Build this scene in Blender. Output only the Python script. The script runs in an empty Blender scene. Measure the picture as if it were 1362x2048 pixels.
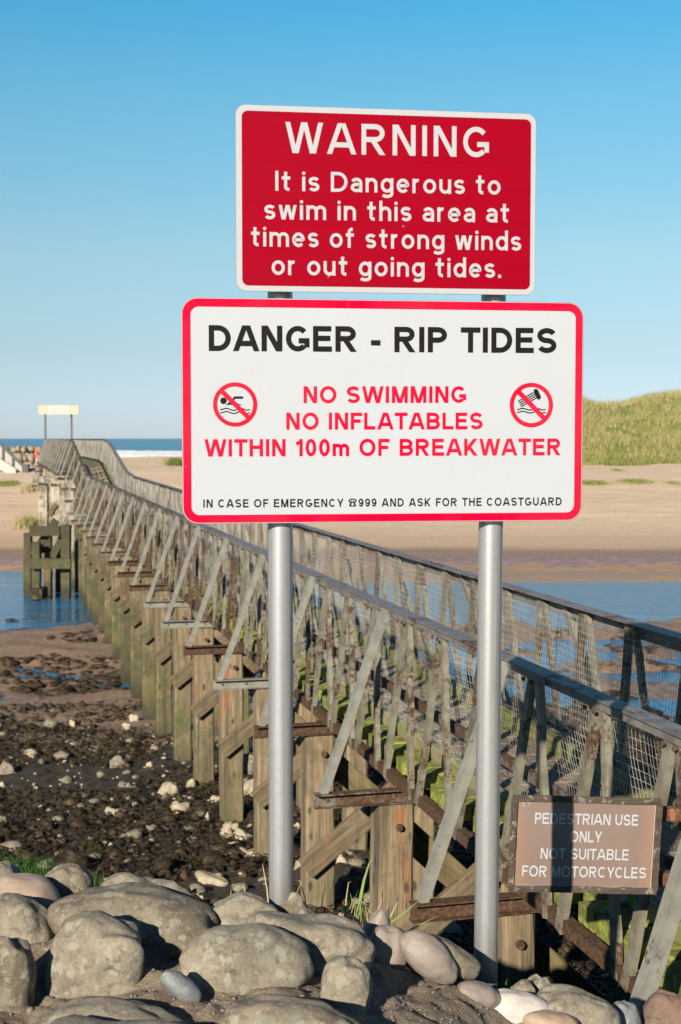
import bpy, math, random
import numpy as np
from mathutils import Vector, Matrix
sc = bpy.context.scene
rnd = random.Random(7)
R = math.radians

# ------------------------------------------------------------------ camera
EYE = 5.4                      # camera height above the water
F = 2700.0                     # focal length in photo pixels (1362 x 2048)
PITCH = math.atan(147 / F)
cam = bpy.data.cameras.new('camera')
cam.sensor_fit = 'VERTICAL'; cam.sensor_height = 36.0; cam.lens = 36.0 * F / 2048
cam.clip_start = 0.05; cam.clip_end = 60000
cam.dof.use_dof = True; cam.dof.focus_distance = 4.9; cam.dof.aperture_fstop = 7.0
co = bpy.data.objects.new('camera', cam); sc.collection.objects.link(co)
co.location = (0, 0, EYE); co.rotation_euler = (math.pi / 2 - PITCH, 0, 0)
sc.camera = co

# ------------------------------------------------------------------ sky and sun
SUN_AZ, SUN_EL = R(22.8), R(23.0)       # the light travels towards +y, swung to +x
def lin(v):
    v = v / 255.0
    return v / 12.92 if v <= 0.04045 else ((v + 0.055) / 1.055) ** 2.4
def c(r, g, b): return (lin(r), lin(g), lin(b), 1.0)
world = bpy.data.worlds.new('World'); sc.world = world; world.use_nodes = True
wt = world.node_tree; bg = wt.nodes['Background']
sky = wt.nodes.new('ShaderNodeTexSky'); sky.sky_type = 'NISHITA'; sky.sun_disc = False
sky.sun_elevation = SUN_EL; sky.sun_rotation = math.pi + SUN_AZ
sky.dust_density = 0.15
geo = wt.nodes.new('ShaderNodeNewGeometry'); sep = wt.nodes.new('ShaderNodeSeparateXYZ')
neg = wt.nodes.new('ShaderNodeMath'); neg.operation = 'MULTIPLY'; neg.inputs[1].default_value = -1.0
rmp = wt.nodes.new('ShaderNodeValToRGB'); mul = wt.nodes.new('ShaderNodeMix')
mul.data_type = 'RGBA'; mul.blend_type = 'MULTIPLY'; mul.inputs[0].default_value = 1.0
wt.links.new(geo.outputs['Incoming'], sep.inputs[0]); wt.links.new(sep.outputs[2], neg.inputs[0])
wt.links.new(neg.outputs[0], rmp.inputs[0])
# clear maritime air: the Nishita sky tinted by elevation (sin of the elevation, measured -> wanted)
SKY = [(0.0, (258, 251, 200), (198, 221, 231)), (0.065, (230, 249, 234), (190, 221, 231)),
       (0.137, (186, 217, 232), (166, 214, 232)), (0.239, (148, 180, 210), (117, 192, 229)),
       (0.302, (133, 164, 197), (84, 177, 227)), (0.45, (124, 154, 187), (44, 112, 178)), (0.95, (100, 130, 165), (14, 46, 100))]
cr = rmp.color_ramp
for i, (p, m, t) in enumerate(SKY):
    e = cr.elements[i] if i < 2 else cr.elements.new(p)
    e.position = p
    e.color = tuple(lin(b) / lin(a) * 0.5 for a, b in zip(m, t)) + (1,)
wt.links.new(sky.outputs[0], mul.inputs[6]); wt.links.new(rmp.outputs[0], mul.inputs[7])
wt.links.new(mul.outputs[2], bg.inputs[0]); bg.inputs[1].default_value = 0.0830
mul2 = wt.nodes.new('ShaderNodeMix'); mul2.data_type = 'RGBA'; mul2.blend_type = 'MULTIPLY'; mul2.inputs[0].default_value = 1.0
mul2.inputs[7].default_value = (1.3333, 1.3333, 1.3333, 1)
wt.links.new(mul.outputs[2], mul2.inputs[6]); wt.links.new(mul2.outputs[2], bg.inputs[0])
sun = bpy.data.lights.new('sun', 'SUN'); sun.energy = 5.0; sun.angle = R(0.53); sun.color = (1.0, 0.90, 0.75)
so = bpy.data.objects.new('sun', sun); sc.collection.objects.link(so)
ldir = Vector((math.sin(SUN_AZ) * math.cos(SUN_EL), math.cos(SUN_AZ) * math.cos(SUN_EL), -math.sin(SUN_EL)))
so.rotation_euler = ldir.to_track_quat('-Z', 'Y').to_euler()
vs = sc.view_settings
vs.view_transform = 'Standard'; vs.look = 'None'; vs.exposure = 0.853; vs.gamma = 1; vs.use_curve_mapping = False

# ------------------------------------------------------------------ small maths
def ray(px, py):
    a, b = (px - 681) / F, (1024 - py) / F
    return Vector((a, math.cos(PITCH) + b * math.sin(PITCH), -math.sin(PITCH) + b * math.cos(PITCH)))
def at_depth(px, py, y):
    d = ray(px, py); return Vector((0, 0, EYE)) + d * (y / d.y)
def _h(ix, iy, iz, s):
    n = (ix.astype(np.int64) * 374761393 + iy.astype(np.int64) * 668265263 + iz.astype(np.int64) * 2147483647 + s * 1274126177) & 0xffffffff
    n = ((n ^ (n >> 13)) * 1274126177) & 0xffffffff
    n = n ^ (n >> 16)
    return (n & 0xffff) / 32767.5 - 1.0
def vn(x, y, z=None, s=0):
    x = np.asarray(x, float); y = np.asarray(y, float)
    z = np.zeros_like(x) if z is None else np.asarray(z, float)
    ix, iy, iz = np.floor(x), np.floor(y), np.floor(z)
    fx, fy, fz = x - ix, y - iy, z - iz
    ux, uy, uz = [t * t * (3 - 2 * t) for t in (fx, fy, fz)]
    r = 0
    for a in (0, 1):
        for b in (0, 1):
            for d in (0, 1):
                w = (ux if a else 1 - ux) * (uy if b else 1 - uy) * (uz if d else 1 - uz)
                r = r + w * _h(ix + a, iy + b, iz + d, s)
    return r
def fbm(x, y, z=None, s=0, o=4, g=0.5):
    r = 0; a = 1.0
    z0 = np.zeros_like(np.asarray(x, float)) if z is None else z
    for k in range(o):
        r = r + a * vn(x * 2 ** k + 17.3 * k, y * 2 ** k - 9.1 * k, z0 * 2 ** k + 3.7 * k, s + k); a *= g
    return r

# ------------------------------------------------------------------ objects
def tag(o, label=None, cat=None, group=None, kind=None):
    if label: o['label'] = label
    if cat: o['category'] = cat
    if group: o['group'] = group
    if kind: o['kind'] = kind
    return o
def empty(name, loc, label, cat, group=None, rot=None):
    o = bpy.data.objects.new(name, None); sc.collection.objects.link(o)
    o.location = loc
    if rot: o.rotation_euler = rot
    o.empty_display_size = 0.1
    return tag(o, label, cat, group)
def put(name, mesh, parent=None, mtx=None):
    """link a mesh object; mtx is in the parent's own space"""
    o = bpy.data.objects.new(name, mesh); sc.collection.objects.link(o)
    if parent: o.parent = parent
    if mtx is not None: o.matrix_basis = mtx
    return o
class MB:
    def __init__(s): s.v = []; s.f = []
    def add(s, vs_, fs):
        n = len(s.v); s.v += [tuple(v) for v in vs_]; s.f += [tuple(i + n for i in f) for f in fs]; return s
    def box(s, a, b):
        x0, y0, z0 = a; x1, y1, z1 = b
        return s.add([(x0, y0, z0), (x1, y0, z0), (x1, y1, z0), (x0, y1, z0), (x0, y0, z1), (x1, y0, z1), (x1, y1, z1), (x0, y1, z1)],
                     [(0, 3, 2, 1), (4, 5, 6, 7), (0, 1, 5, 4), (1, 2, 6, 5), (2, 3, 7, 6), (3, 0, 4, 7)])
    def sweep(s, sec, pts, side=None, closed=False):
        """sweep a 2-D section (side, up) along points"""
        pts = [Vector(p) for p in pts]; n = len(sec); rings = []
        for i, p in enumerate(pts):
            t = (pts[min(i + 1, len(pts) - 1)] - pts[max(i - 1, 0)]).normalized()
            sd = Vector(side) if side is not None else (Vector((0, 0, 1)) if abs(t.z) < .9 else Vector((1, 0, 0))).cross(t)
            sd = (sd - t * sd.dot(t)).normalized(); up = t.cross(sd)
            rings.append([p + sd * a + up * b for a, b in sec])
        vs_ = [v for r in rings for v in r]; fs = []
        for i in range(len(pts) - 1):
            for j in range(n):
                k = (j + 1) % n
                fs.append((i * n + j, i * n + k, (i + 1) * n + k, (i + 1) * n + j))
        fs.append(tuple(range(n))[::-1]); fs.append(tuple((len(pts) - 1) * n + j for j in range(n)))
        return s.add(vs_, fs)
    def mesh(s, name, mat=None, smooth=False):
        m = bpy.data.meshes.new(name); m.from_pydata(s.v, [], s.f); m.update()
        import bmesh
        bm = bmesh.new(); bm.from_mesh(m); bmesh.ops.recalc_face_normals(bm, faces=bm.faces); bm.to_mesh(m); bm.free()
        if mat: m.materials.append(mat)
        if smooth: m.polygons.foreach_set('use_smooth', [True] * len(m.polygons))
        return m
def np_mesh(name, V, Fq, mat, smooth=True):
    """numpy verts and equal-size faces, quick"""
    m = bpy.data.meshes.new(name); k = Fq.shape[1]
    m.vertices.add(len(V)); m.vertices.foreach_set('co', V.astype(np.float32).ravel())
    m.loops.add(Fq.size); m.loops.foreach_set('vertex_index', Fq.astype(np.int32).ravel())
    m.polygons.add(len(Fq)); m.polygons.foreach_set('loop_start', np.arange(0, Fq.size, k, dtype=np.int32))
    m.polygons.foreach_set('loop_total', np.full(len(Fq), k, dtype=np.int32))
    if smooth: m.polygons.foreach_set('use_smooth', np.ones(len(Fq), dtype=bool))
    m.update(); m.validate(); m.materials.append(mat); return m
def grid(name, xs, ys, hf, mat, fan=None, smooth=True):
    X, Y = np.meshgrid(xs, ys)
    if fan is not None: X = X * fan(Y)
    Z = hf(X, Y); ny, nx = X.shape
    V = np.stack([X, Y, Z], -1).reshape(-1, 3)
    i = np.arange(ny * nx).reshape(ny, nx)
    Q = np.stack([i[:-1, :-1], i[:-1, 1:], i[1:, 1:], i[1:, :-1]], -1).reshape(-1, 4)
    return np_mesh(name, V, Q, mat, smooth)
def circ(r, n, r2=None): return [(r * math.cos(2 * math.pi * i / n), (r2 or r) * math.sin(2 * math.pi * i / n)) for i in range(n)]
def rect(w, t): return [(-w / 2, -t / 2), (w / 2, -t / 2), (w / 2, t / 2), (-w / 2, t / 2)]
def lsec(w, t, e=0.006): return [(-w / 2, -t / 2), (w / 2, -t / 2), (w / 2, -t / 2 + e), (-w / 2 + e, -t / 2 + e), (-w / 2 + e, t / 2), (-w / 2, t / 2)]
def frame(p, x, y, z): return Matrix(((x[0], y[0], z[0], p[0]), (x[1], y[1], z[1], p[1]), (x[2], y[2], z[2], p[2]), (0, 0, 0, 1)))
def span(p0, p1, side):
    """matrix whose local x runs p0->p1 and local y lies towards side"""
    p0, p1 = Vector(p0), Vector(p1); x = (p1 - p0).normalized()
    y = Vector(side); y = (y - x * y.dot(x)).normalized(); return frame(p0, x, y, x.cross(y))

# ------------------------------------------------------------------ materials
class T:
    def __init__(s, name, rough=0.7, metal=0.0, spec=0.5):
        s.m = bpy.data.materials.new(name); s.m.use_nodes = True; s.t = s.m.node_tree
        s.b = s.t.nodes['Principled BSDF']
        s.b.inputs['Roughness'].default_value = rough; s.b.inputs['Metallic'].default_value = metal
        s.b.inputs['Specular IOR Level'].default_value = spec
        s.g = s.n('ShaderNodeNewGeometry'); s.tc = s.n('ShaderNodeTexCoord')
        s.pos = s.g.outputs['Position']; s.obj = s.tc.outputs['Object']
    def n(s, t): return s.t.nodes.new(t)
    def l(s, a, b): s.t.links.new(a, b)
    def put(s, sock, v):
        if isinstance(v, bpy.types.NodeSocket): s.l(v, sock)
        elif isinstance(v, (tuple, list)) and sock.type == 'RGBA' and len(v) == 3: sock.default_value = (*v, 1)
        else: sock.default_value = v
    def map(s, vec, sc_=(1, 1, 1), rot=(0, 0, 0)):
        k = s.n('ShaderNodeMapping'); s.l(vec, k.inputs[0]); k.inputs['Scale'].default_value = sc_; k.inputs['Rotation'].default_value = rot
        return k.outputs[0]
    def noise(s, vec, scale, det=4, rough=0.55, dist=0.0):
        k = s.n('ShaderNodeTexNoise'); s.l(vec, k.inputs['Vector']); k.inputs['Scale'].default_value = scale
        k.inputs['Detail'].default_value = det; k.inputs['Roughness'].default_value = rough; k.inputs['Distortion'].default_value = dist
        return k.outputs['Fac']
    def vor(s, vec, scale, feat='F1', out='Distance', rand=1.0):
        k = s.n('ShaderNodeTexVoronoi'); k.feature = feat; s.l(vec, k.inputs['Vector']); k.inputs['Scale'].default_value = scale
        k.inputs['Randomness'].default_value = rand
        return k.outputs[out]
    def ramp(s, f, lo, hi, a=0.0, b=1.0):
        k = s.n('ShaderNodeMapRange'); s.l(f, k.inputs[0]); k.inputs[1].default_value = lo; k.inputs[2].default_value = hi
        k.inputs[3].default_value = a; k.inputs[4].default_value = b; k.interpolation_type = 'SMOOTHSTEP'
        return k.outputs[0]
    def math(s, op, a, b=0.0):
        k = s.n('ShaderNodeMath'); k.operation = op; s.put(k.inputs[0], a); s.put(k.inputs[1], b); return k.outputs[0]
    def mix(s, f, a, b, bt='MIX'):
        k = s.n('ShaderNodeMix'); k.data_type = 'RGBA'; k.blend_type = bt; s.put(k.inputs[0], f); s.put(k.inputs[6], a); s.put(k.inputs[7], b)
        return k.outputs[2]
    def cr(s, f, stops):
        k = s.n('ShaderNodeValToRGB'); s.l(f, k.inputs[0]); e = k.color_ramp.elements
        for i, (p, col) in enumerate(stops):
            q = e[i] if i < 2 else e.new(p)
            q.position = p; q.color = col
        return k.outputs[0]
    def xyz(s, vec, i):
        k = s.n('ShaderNodeSeparateXYZ'); s.l(vec, k.inputs[0]); return k.outputs[i]
    def rand(s):
        k = s.n('ShaderNodeObjectInfo'); return k.outputs['Random']
    def bump(s, f, strength=0.5, dist=0.01, prev=None):
        k = s.n('ShaderNodeBump'); s.put(k.inputs['Height'], f); k.inputs['Strength'].default_value = strength; k.inputs['Distance'].default_value = dist
        if prev: s.l(prev, k.inputs['Normal'])
        s.l(k.outputs[0], s.b.inputs['Normal']); return k.outputs[0]
    def col(s, v):
        s.put(s.b.inputs['Base Color'], s.mix(1.0, v, (.755, .75, .745, 1), 'MULTIPLY')); return s
    def rough(s, v): s.put(s.b.inputs['Roughness'], v); return s
    def metal(s, v): s.put(s.b.inputs['Metallic'], v); return s
M = {}
# print colours
def flat(name, col, rough=0.45, spec=0.5, speck=0.0):
    t = T(name, rough, 0, spec)
    if col[0] < .02: t.col(col); return t.m
    n = t.noise(t.pos, 3.0, 5)
    st = t.noise(t.map(t.obj, (26, 26, 1.6)), 1.0, 4)
    cc = t.mix(t.ramp(n, .35, .75, 0, .07), col, (0.35, 0.3, 0.25, 1)); cc = t.mix(t.ramp(st, .56, .78, 0, .035), cc, (0.30, 0.26, 0.2, 1))
    cc = t.mix(t.ramp(t.noise(t.obj, 95, 3), .70, .74, 0, .35), cc, (0.25, 0.2, 0.15, 1))
    if speck:
        g = t.noise(t.map(t.pos, (900, 900, 900)), 1.0, 1)
        cc = t.mix(t.ramp(g, .4, .6, 0, speck), cc, (0.05, 0.05, 0.05, 1))
    t.col(cc); return t.m
M['white_print'] = flat('white_sign_print', (0.465, 0.495, 0.54, 1), 0.5, 0.06)
M['black_print'] = flat('black_sign_print', (0.012, 0.011, 0.011, 1), 0.5, 0.08)
M['bright_red'] = flat('bright_red_print', (0.66, 0.0, 0.034, 1), 0.6, 0.03)
M['reflective_white'] = flat('reflective_white_sheet', (0.46, 0.48, 0.51, 1), 0.5, 0.1, 0.10)
def deep_red():
    t = T('deep_red_reflective_sheet', 0.55, 0, 0.04)
    band = t.noise(t.map(t.obj, (1.2, 1, 75)), 1.0, 3)
    fine = t.noise(t.map(t.obj, (700, 1, 700)), 1.0, 1)
    cc = t.mix(t.ramp(band, .35, .7, 0, .45), (0.315, 0.0, 0.013, 1), (0.255, 0.0, 0.010, 1))
    cc = t.mix(t.ramp(fine, .35, .65, 0, .3), cc, (0.23, 0.0, 0.009, 1))
    scr = t.vor(t.map(t.obj, (9, 1, 7)), 1.0); scr2 = t.noise(t.obj, 260, 3)
    spot = t.math('MULTIPLY', t.ramp(scr, .05, .02), t.ramp(scr2, .5, .6))
    cc = t.mix(spot, cc, (0.75, 0.7, 0.65, 1))
    t.col(cc); t.bump(band, .12, .002); return t.m
M['deep_red'] = deep_red()
def alu(name, base=(0.62, 0.64, 0.64, 1)):
    t = T(name, 0.42, 0.55)
    st = t.noise(t.map(t.obj, (160, 160, 1.2)), 1.0, 4)
    bl = t.noise(t.map(t.obj, (8, 8, 3)), 1.0, 5)
    cc = t.mix(t.ramp(st, .3, .7), base, tuple(k * .66 for k in base[:3]) + (1,))
    cc = t.mix(t.ramp(bl, .5, .7, 0, .4), cc, (0.34, 0.34, 0.32, 1))
    cc = t.mix(t.ramp(t.vor(t.pos, 55), .2, .5, .16, 0), cc, (0.30, 0.31, 0.31, 1))
    z = t.xyz(t.obj, 2); cc = t.mix(t.ramp(t.math('ADD', z, t.math('MULTIPLY', bl, .25)), .62, .42, 0, .5), cc, (0.20, 0.17, 0.13, 1))
    t.col(cc); t.rough(t.ramp(st, .3, .7, .34, .5)); t.bump(st, .12, .001); return t.m
M['alu'] = alu('galvanised_tube', (0.56, 0.57, 0.58, 1)); M['sheet_back'] = alu('sheet_aluminium_back', (0.5, 0.5, 0.5, 1))
def steel(name, paint, paint2, rust_amt, seed=0.0):
    t = T(name, 0.6, 0.0, .25)
    p = t.map(t.pos, (1, 1, 1)); 
    big = t.noise(p, 2.3 + seed, 6, .65); fine = t.noise(p, 28, 5, .7); mid = t.noise(p, 9, 4, .6)
    base = t.mix(t.ramp(mid, .35, .65), paint, paint2)
    base = t.mix(t.ramp(fine, .3, .8, 0, .25), base, (0.12, 0.11, 0.09, 1))
    rm = t.math('ADD', t.math('MULTIPLY', big, .62), t.math('MULTIPLY', fine, .38))
    msk = t.ramp(rm, .62 - rust_amt, .68 - rust_amt)
    rust = t.cr(t.noise(p, 40, 4), [(0.25, (0.035, 0.021, 0.014, 1)), (0.5, (0.085, 0.048, 0.029, 1)), (0.75, (0.17, 0.098, 0.056, 1))])
    t.col(t.mix(msk, base, rust)); t.rough(t.ramp(msk, 0, 1, .48, .9))
    t.bump(t.math('ADD', fine, t.math('MULTIPLY', msk, .5)), .35, .004); return t.m
M['grey_steel'] = steel('grey_painted_steel', (0.265, 0.25, 0.195, 1), (0.165, 0.145, 0.105, 1), .10)
M['brace_steel'] = steel('pale_grey_steel', (0.29, 0.29, 0.255, 1), (0.215, 0.215, 0.185, 1), .035)
M['rail_steel'] = steel('slate_grey_steel', (0.225, 0.21, 0.20, 1), (0.145, 0.13, 0.125, 1), .08)
M['rusty_steel'] = steel('rusty_steel', (0.20, 0.19, 0.16, 1), (0.13, 0.11, 0.09, 1), .16)
M['rust'] = steel('deep_rust', (0.13, 0.07, 0.04, 1), (0.09, 0.05, 0.03, 1), .3)
def wire():
    t = T('galvanised_wire', 0.45, 0.2)
    n = t.noise(t.pos, 1.5, 3)
    t.col(t.mix(t.ramp(n, .45, .65), (0.46, 0.46, 0.42, 1), (0.26, 0.22, 0.17, 1))); return t.m
M['wire'] = wire()
def timber(name, a, b, moss, dark_low=True):
    """weathered pile timber; weed grows over what the tide wets"""
    t = T(name, 0.85)
    g = t.noise(t.map(t.obj, (2.2, 26, 26)), 1.0, 5, .6)
    big = t.noise(t.pos, 1.6, 5, .6); sp = t.noise(t.pos, 7, 5, .65)
    cc = t.mix(t.ramp(g, .32, .68), a, b)
    cr_ = t.noise(t.map(t.obj, (3.0, 60, 60)), 1.0, 3, .6)
    cc = t.mix(t.ramp(cr_, .60, .68), cc, (0.05, 0.035, 0.02, 1))
    ru = t.noise(t.map(t.pos, (6, 6, .8)), 1.0, 3)
    cc = t.mix(t.ramp(ru, .60, .72, 0, .75), cc, (0.33, 0.11, 0.03, 1))
    z = t.xyz(t.pos, 2)
    tide = t.ramp(t.math('ADD', z, t.math('MULTIPLY', big, 2.0)), 3.3, 2.0)
    dist = t.ramp(t.xyz(t.pos, 1), 12, 22, .35, 1.1); tide = t.math('MULTIPLY', tide, dist)
    mg = t.mix(t.ramp(sp, .35, .65), (0.075, 0.085, 0.022, 1), (0.13, 0.125, 0.045, 1))
    cc = t.mix(t.math('MULTIPLY', tide, t.ramp(sp, .38, .52, .15, moss)), cc, mg)
    br = t.ramp(t.noise(t.pos, 3.1, 5, .7), .56, .66)
    cc = t.mix(t.math('MULTIPLY', tide, t.math('MULTIPLY', br, .75)), cc, (0.05, 0.11, 0.012, 1))
    st_ = t.noise(t.map(t.pos, (9, 9, .55)), 1.0, 4, .6)
    kn = t.vor(t.map(t.pos, (1, 1, .45)), 5.5); cc = t.mix(t.ramp(kn, .16, .09, 0, .8), cc, (0.03, 0.022, 0.012, 1))
    cc = t.mix(t.ramp(t.noise(t.pos, 4.3, 6, .75), .5, .66, 0, .55), cc, (0.10, 0.085, 0.055, 1))
    cc = t.mix(t.ramp(st_, .50, .66, 0, .62), cc, (0.045, 0.040, 0.020, 1))
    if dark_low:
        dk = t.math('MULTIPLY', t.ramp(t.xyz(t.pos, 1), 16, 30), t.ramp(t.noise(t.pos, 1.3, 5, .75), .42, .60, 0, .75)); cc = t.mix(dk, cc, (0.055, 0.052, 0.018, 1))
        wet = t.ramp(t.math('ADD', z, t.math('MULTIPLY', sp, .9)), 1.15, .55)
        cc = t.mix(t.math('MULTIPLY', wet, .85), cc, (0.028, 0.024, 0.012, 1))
    t.col(cc); t.bump(t.math('ADD', g, t.math('MULTIPLY', cr_, .8)), .55, .01); return t.m
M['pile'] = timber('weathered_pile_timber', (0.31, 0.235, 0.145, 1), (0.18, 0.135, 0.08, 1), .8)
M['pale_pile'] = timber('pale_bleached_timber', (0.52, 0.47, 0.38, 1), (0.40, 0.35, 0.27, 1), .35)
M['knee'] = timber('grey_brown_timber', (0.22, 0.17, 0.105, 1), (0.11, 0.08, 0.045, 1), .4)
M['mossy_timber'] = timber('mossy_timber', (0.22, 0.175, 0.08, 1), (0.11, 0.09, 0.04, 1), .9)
def plank():
    t = T('mossy_deck_timber', 0.85)
    g = t.noise(t.map(t.obj, (3, 30, 30)), 1.0, 5, .6); sp = t.noise(t.pos, 6, 5, .7); bg_ = t.noise(t.pos, 1.2, 4)
    cc = t.mix(t.ramp(g, .3, .7), (0.30, 0.24, 0.17, 1), (0.20, 0.16, 0.115, 1))
    cc = t.mix(t.ramp(t.rand(), 0, 1, 0, .4), cc, (0.34, 0.28, 0.21, 1))
    x = t.xyz(t.obj, 0)
    end = t.math('ABSOLUTE', t.math('SUBTRACT', x, .625))
    m = t.ramp(t.math('ADD', end, t.math('MULTIPLY', sp, .34)), .54, .66)
    mg = t.mix(t.ramp(t.noise(t.map(t.pos, (1, 1, 1)), 14, 4, .7), .34, .62), (0.33, 0.36, 0.055, 1), (0.12, 0.14, 0.025, 1))
    mg = t.mix(t.ramp(t.noise(t.pos, 30, 3), .58, .70, 0, .8), mg, (0.10, 0.09, 0.04, 1))
    t.col(t.mix(m, cc, mg)); t.bump(t.math('ADD', g, sp), .5, .012); return t.m
M['plank'] = plank()
def kerb():
    t = T('mossy_kerb_timber', 0.85)
    sp = t.noise(t.pos, 8, 5, .7); g = t.noise(t.map(t.obj, (4, 30, 30)), 1.0, 4)
    cc = t.mix(t.ramp(sp, .38, .60), (0.17, 0.22, 0.035, 1), (0.25, 0.20, 0.12, 1))
    t.col(cc); t.bump(g, .5, .01); return t.m
M['kerb'] = kerb()
def stone(name, a, b, lichen=0.6, dark=(0.07, 0.058, 0.042, 1), smooth=False):
    t = T(name, 0.85 if not smooth else 0.6)
    n1 = t.noise(t.pos, 6, 7, .7); n2 = t.noise(t.pos, 38, 6, .75); n3 = t.noise(t.pos, 170, 4, .7)
    cc = t.mix(t.ramp(n1, .38, .62), a, b)
    cc = t.mix(t.ramp(t.noise(t.map(t.pos, (1, 1, 2.5)), 13, 5, .7), .52, .66, 0, .15 if smooth else .55), cc, dark)
    cc = t.mix(t.ramp(n2, .45, .72, 0, .3 if smooth else .6), cc, dark)
    cc = t.mix(t.ramp(n3, .5, .7, 0, .15 if smooth else .35), cc, tuple(k * 1.6 for k in a[:3]) + (1,))
    if lichen:
        w = t.n('ShaderNodeVectorMath'); w.operation = 'ADD'
        nz = t.n('ShaderNodeTexNoise'); t.l(t.pos, nz.inputs['Vector']); nz.inputs['Scale'].default_value = 26; nz.inputs['Detail'].default_value = 4
        sc2 = t.n('ShaderNodeVectorMath'); sc2.operation = 'SCALE'; t.l(nz.outputs['Color'], sc2.inputs[0]); sc2.inputs['Scale'].default_value = 0.045
        t.l(t.pos, w.inputs[0]); t.l(sc2.outputs[0], w.inputs[1])
        for scl, r_, tone, k in ((11, .17, (0.33, 0.31, 0.25, 1), .75), (31, .26, (0.36, 0.34, 0.27, 1), .7), (60, .28, (0.33, 0.31, 0.25, 1), .55), (14, .20, (0.22, 0.225, 0.17, 1), .7)):
            vd = t.n('ShaderNodeTexVoronoi'); t.l(w.outputs[0], vd.inputs['Vector']); vd.inputs['Scale'].default_value = scl
            hue = t.xyz(vd.outputs['Color'], 0); on = t.ramp(hue, 1 - lichen * .55, 1 - lichen * .55 + .06)
            size = t.math('MULTIPLY', t.xyz(vd.outputs['Color'], 1), r_ * 1.5)
            edge = t.ramp(t.math('SUBTRACT', vd.outputs['Distance'], t.math('ADD', size, r_ * .55)), .03, -.02)
            ring = t.ramp(n2, .3, .6, .55, 1)
            cc = t.mix(t.math('MULTIPLY', t.math('MULTIPLY', on, edge), t.math('MULTIPLY', ring, k)), cc, tone)
    t.col(cc)
    t.bump(t.math('ADD', t.math('MULTIPLY', n1, .7), t.math('ADD', t.math('MULTIPLY', n2, .6), t.math('MULTIPLY', n3, .25))), .25 if smooth else .7, .012)
    return t.m
M['grey_stone'] = stone('grey_sandstone', (0.30, 0.26, 0.195, 1), (0.20, 0.175, 0.13, 1), .9)
M['brown_stone'] = stone('brown_sandstone', (0.25, 0.21, 0.15, 1), (0.155, 0.13, 0.092, 1), .85)
M['pink_stone'] = stone('pinkish_granite', (0.42, 0.31, 0.225, 1), (0.31, 0.255, 0.20, 1), 0, (0.2, 0.16, 0.13, 1), True)
M['mauve_stone'] = stone('mauve_cobble', (0.28, 0.235, 0.20, 1), (0.22, 0.18, 0.155, 1), .15, (0.15, 0.12, 0.11, 1), True)
M['white_stone'] = stone('whitish_quartzite', (0.58, 0.54, 0.49, 1), (0.48, 0.44, 0.40, 1), 0, (0.34, 0.29, 0.25, 1), True)
M['blue_stone'] = stone('blue_grey_cobble', (0.21, 0.225, 0.23, 1), (0.165, 0.18, 0.19, 1), .5, (0.12, 0.12, 0.12, 1), True)
M['tan_stone'] = stone('tan_cobble', (0.42, 0.31, 0.21, 1), (0.35, 0.26, 0.18, 1), 0, (0.24, 0.18, 0.13, 1), True)
M['red_stone'] = stone('reddish_brown_boulder', (0.25, 0.155, 0.11, 1), (0.18, 0.12, 0.09, 1), .1)
M['pale_rock'] = stone('pale_limestone', (0.46, 0.40, 0.28, 1), (0.30, 0.255, 0.175, 1), 0, (0.2, 0.17, 0.11, 1))
def concrete():
    t = T('old_pebbly_concrete', 0.92)
    n1 = t.noise(t.pos, 4, 6, .65); n2 = t.noise(t.pos, 30, 5, .7); n3 = t.noise(t.pos, 140, 4, .65)
    cc = t.cr(n1, [(0.3, (0.13, 0.10, 0.07, 1)), (0.5, (0.25, 0.20, 0.145, 1)), (0.7, (0.36, 0.30, 0.22, 1))])
    cc = t.mix(t.ramp(n3, .48, .66, 0, .5), cc, (0.09, 0.07, 0.05, 1))
    cc = t.mix(t.ramp(n2, .56, .70, 0, .6), cc, (0.56, 0.48, 0.36, 1))
    cc = t.mix(t.ramp(t.noise(t.pos, 5.5, 5, .7), .62, .72, 0, .8), cc, (0.12, 0.11, 0.03, 1))
    t.col(cc); t.bump(t.math('ADD', n2, n3), .8, .012); return t.m
M['concrete'] = concrete()
def mud():
    t = T('weedy_tidal_mud', 0.75)
    n1 = t.noise(t.map(t.pos, (1, .55, 1)), .55, 6, .65); n2 = t.noise(t.pos, 6, 5, .7); n3 = t.noise(t.pos, 40, 4, .7)
    y = t.xyz(t.pos, 1)
    sand = t.mix(t.ramp(n2, .35, .65), (0.33, 0.225, 0.15, 1), (0.22, 0.15, 0.10, 1))
    weed = t.cr(n3, [(0.3, (0.012, 0.009, 0.006, 1)), (0.5, (0.038, 0.027, 0.015, 1)), (0.7, (0.13, 0.093, 0.05, 1))])
    # weed thins with distance, bare rippled sand by the water
    lvl = t.math('ADD', t.math('ADD', n1, t.math('MULTIPLY', n2, .28)), t.ramp(y, 15, 23, .24, -.07))
    m = t.ramp(lvl, .60, .66)
    cc = t.mix(m, sand, weed)
    gr = t.ramp(t.noise(t.pos, 2.2, 4, .7), .63, .70, 0, .6)
    cc = t.mix(t.math('MULTIPLY', gr, m), cc, (0.035, 0.045, 0.008, 1))
    far = t.ramp(y, 44, 47)
    z = t.xyz(t.pos, 2)
    bank = t.mix(t.ramp(t.noise(t.map(t.pos, (1.5, 6, 1)), 1.4, 5, .8), .35, .65), (0.44, 0.28, 0.155, 1), (0.38, 0.245, 0.135, 1))
    t.col(t.mix(far, cc, bank))
    t.rough(t.ramp(t.math('ADD', z, t.math('MULTIPLY', n2, .15)), .05, .3, .3, .85))
    t.bump(t.math('ADD', n3, n2), .9, .03); return t.m
M['mud'] = mud()
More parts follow.
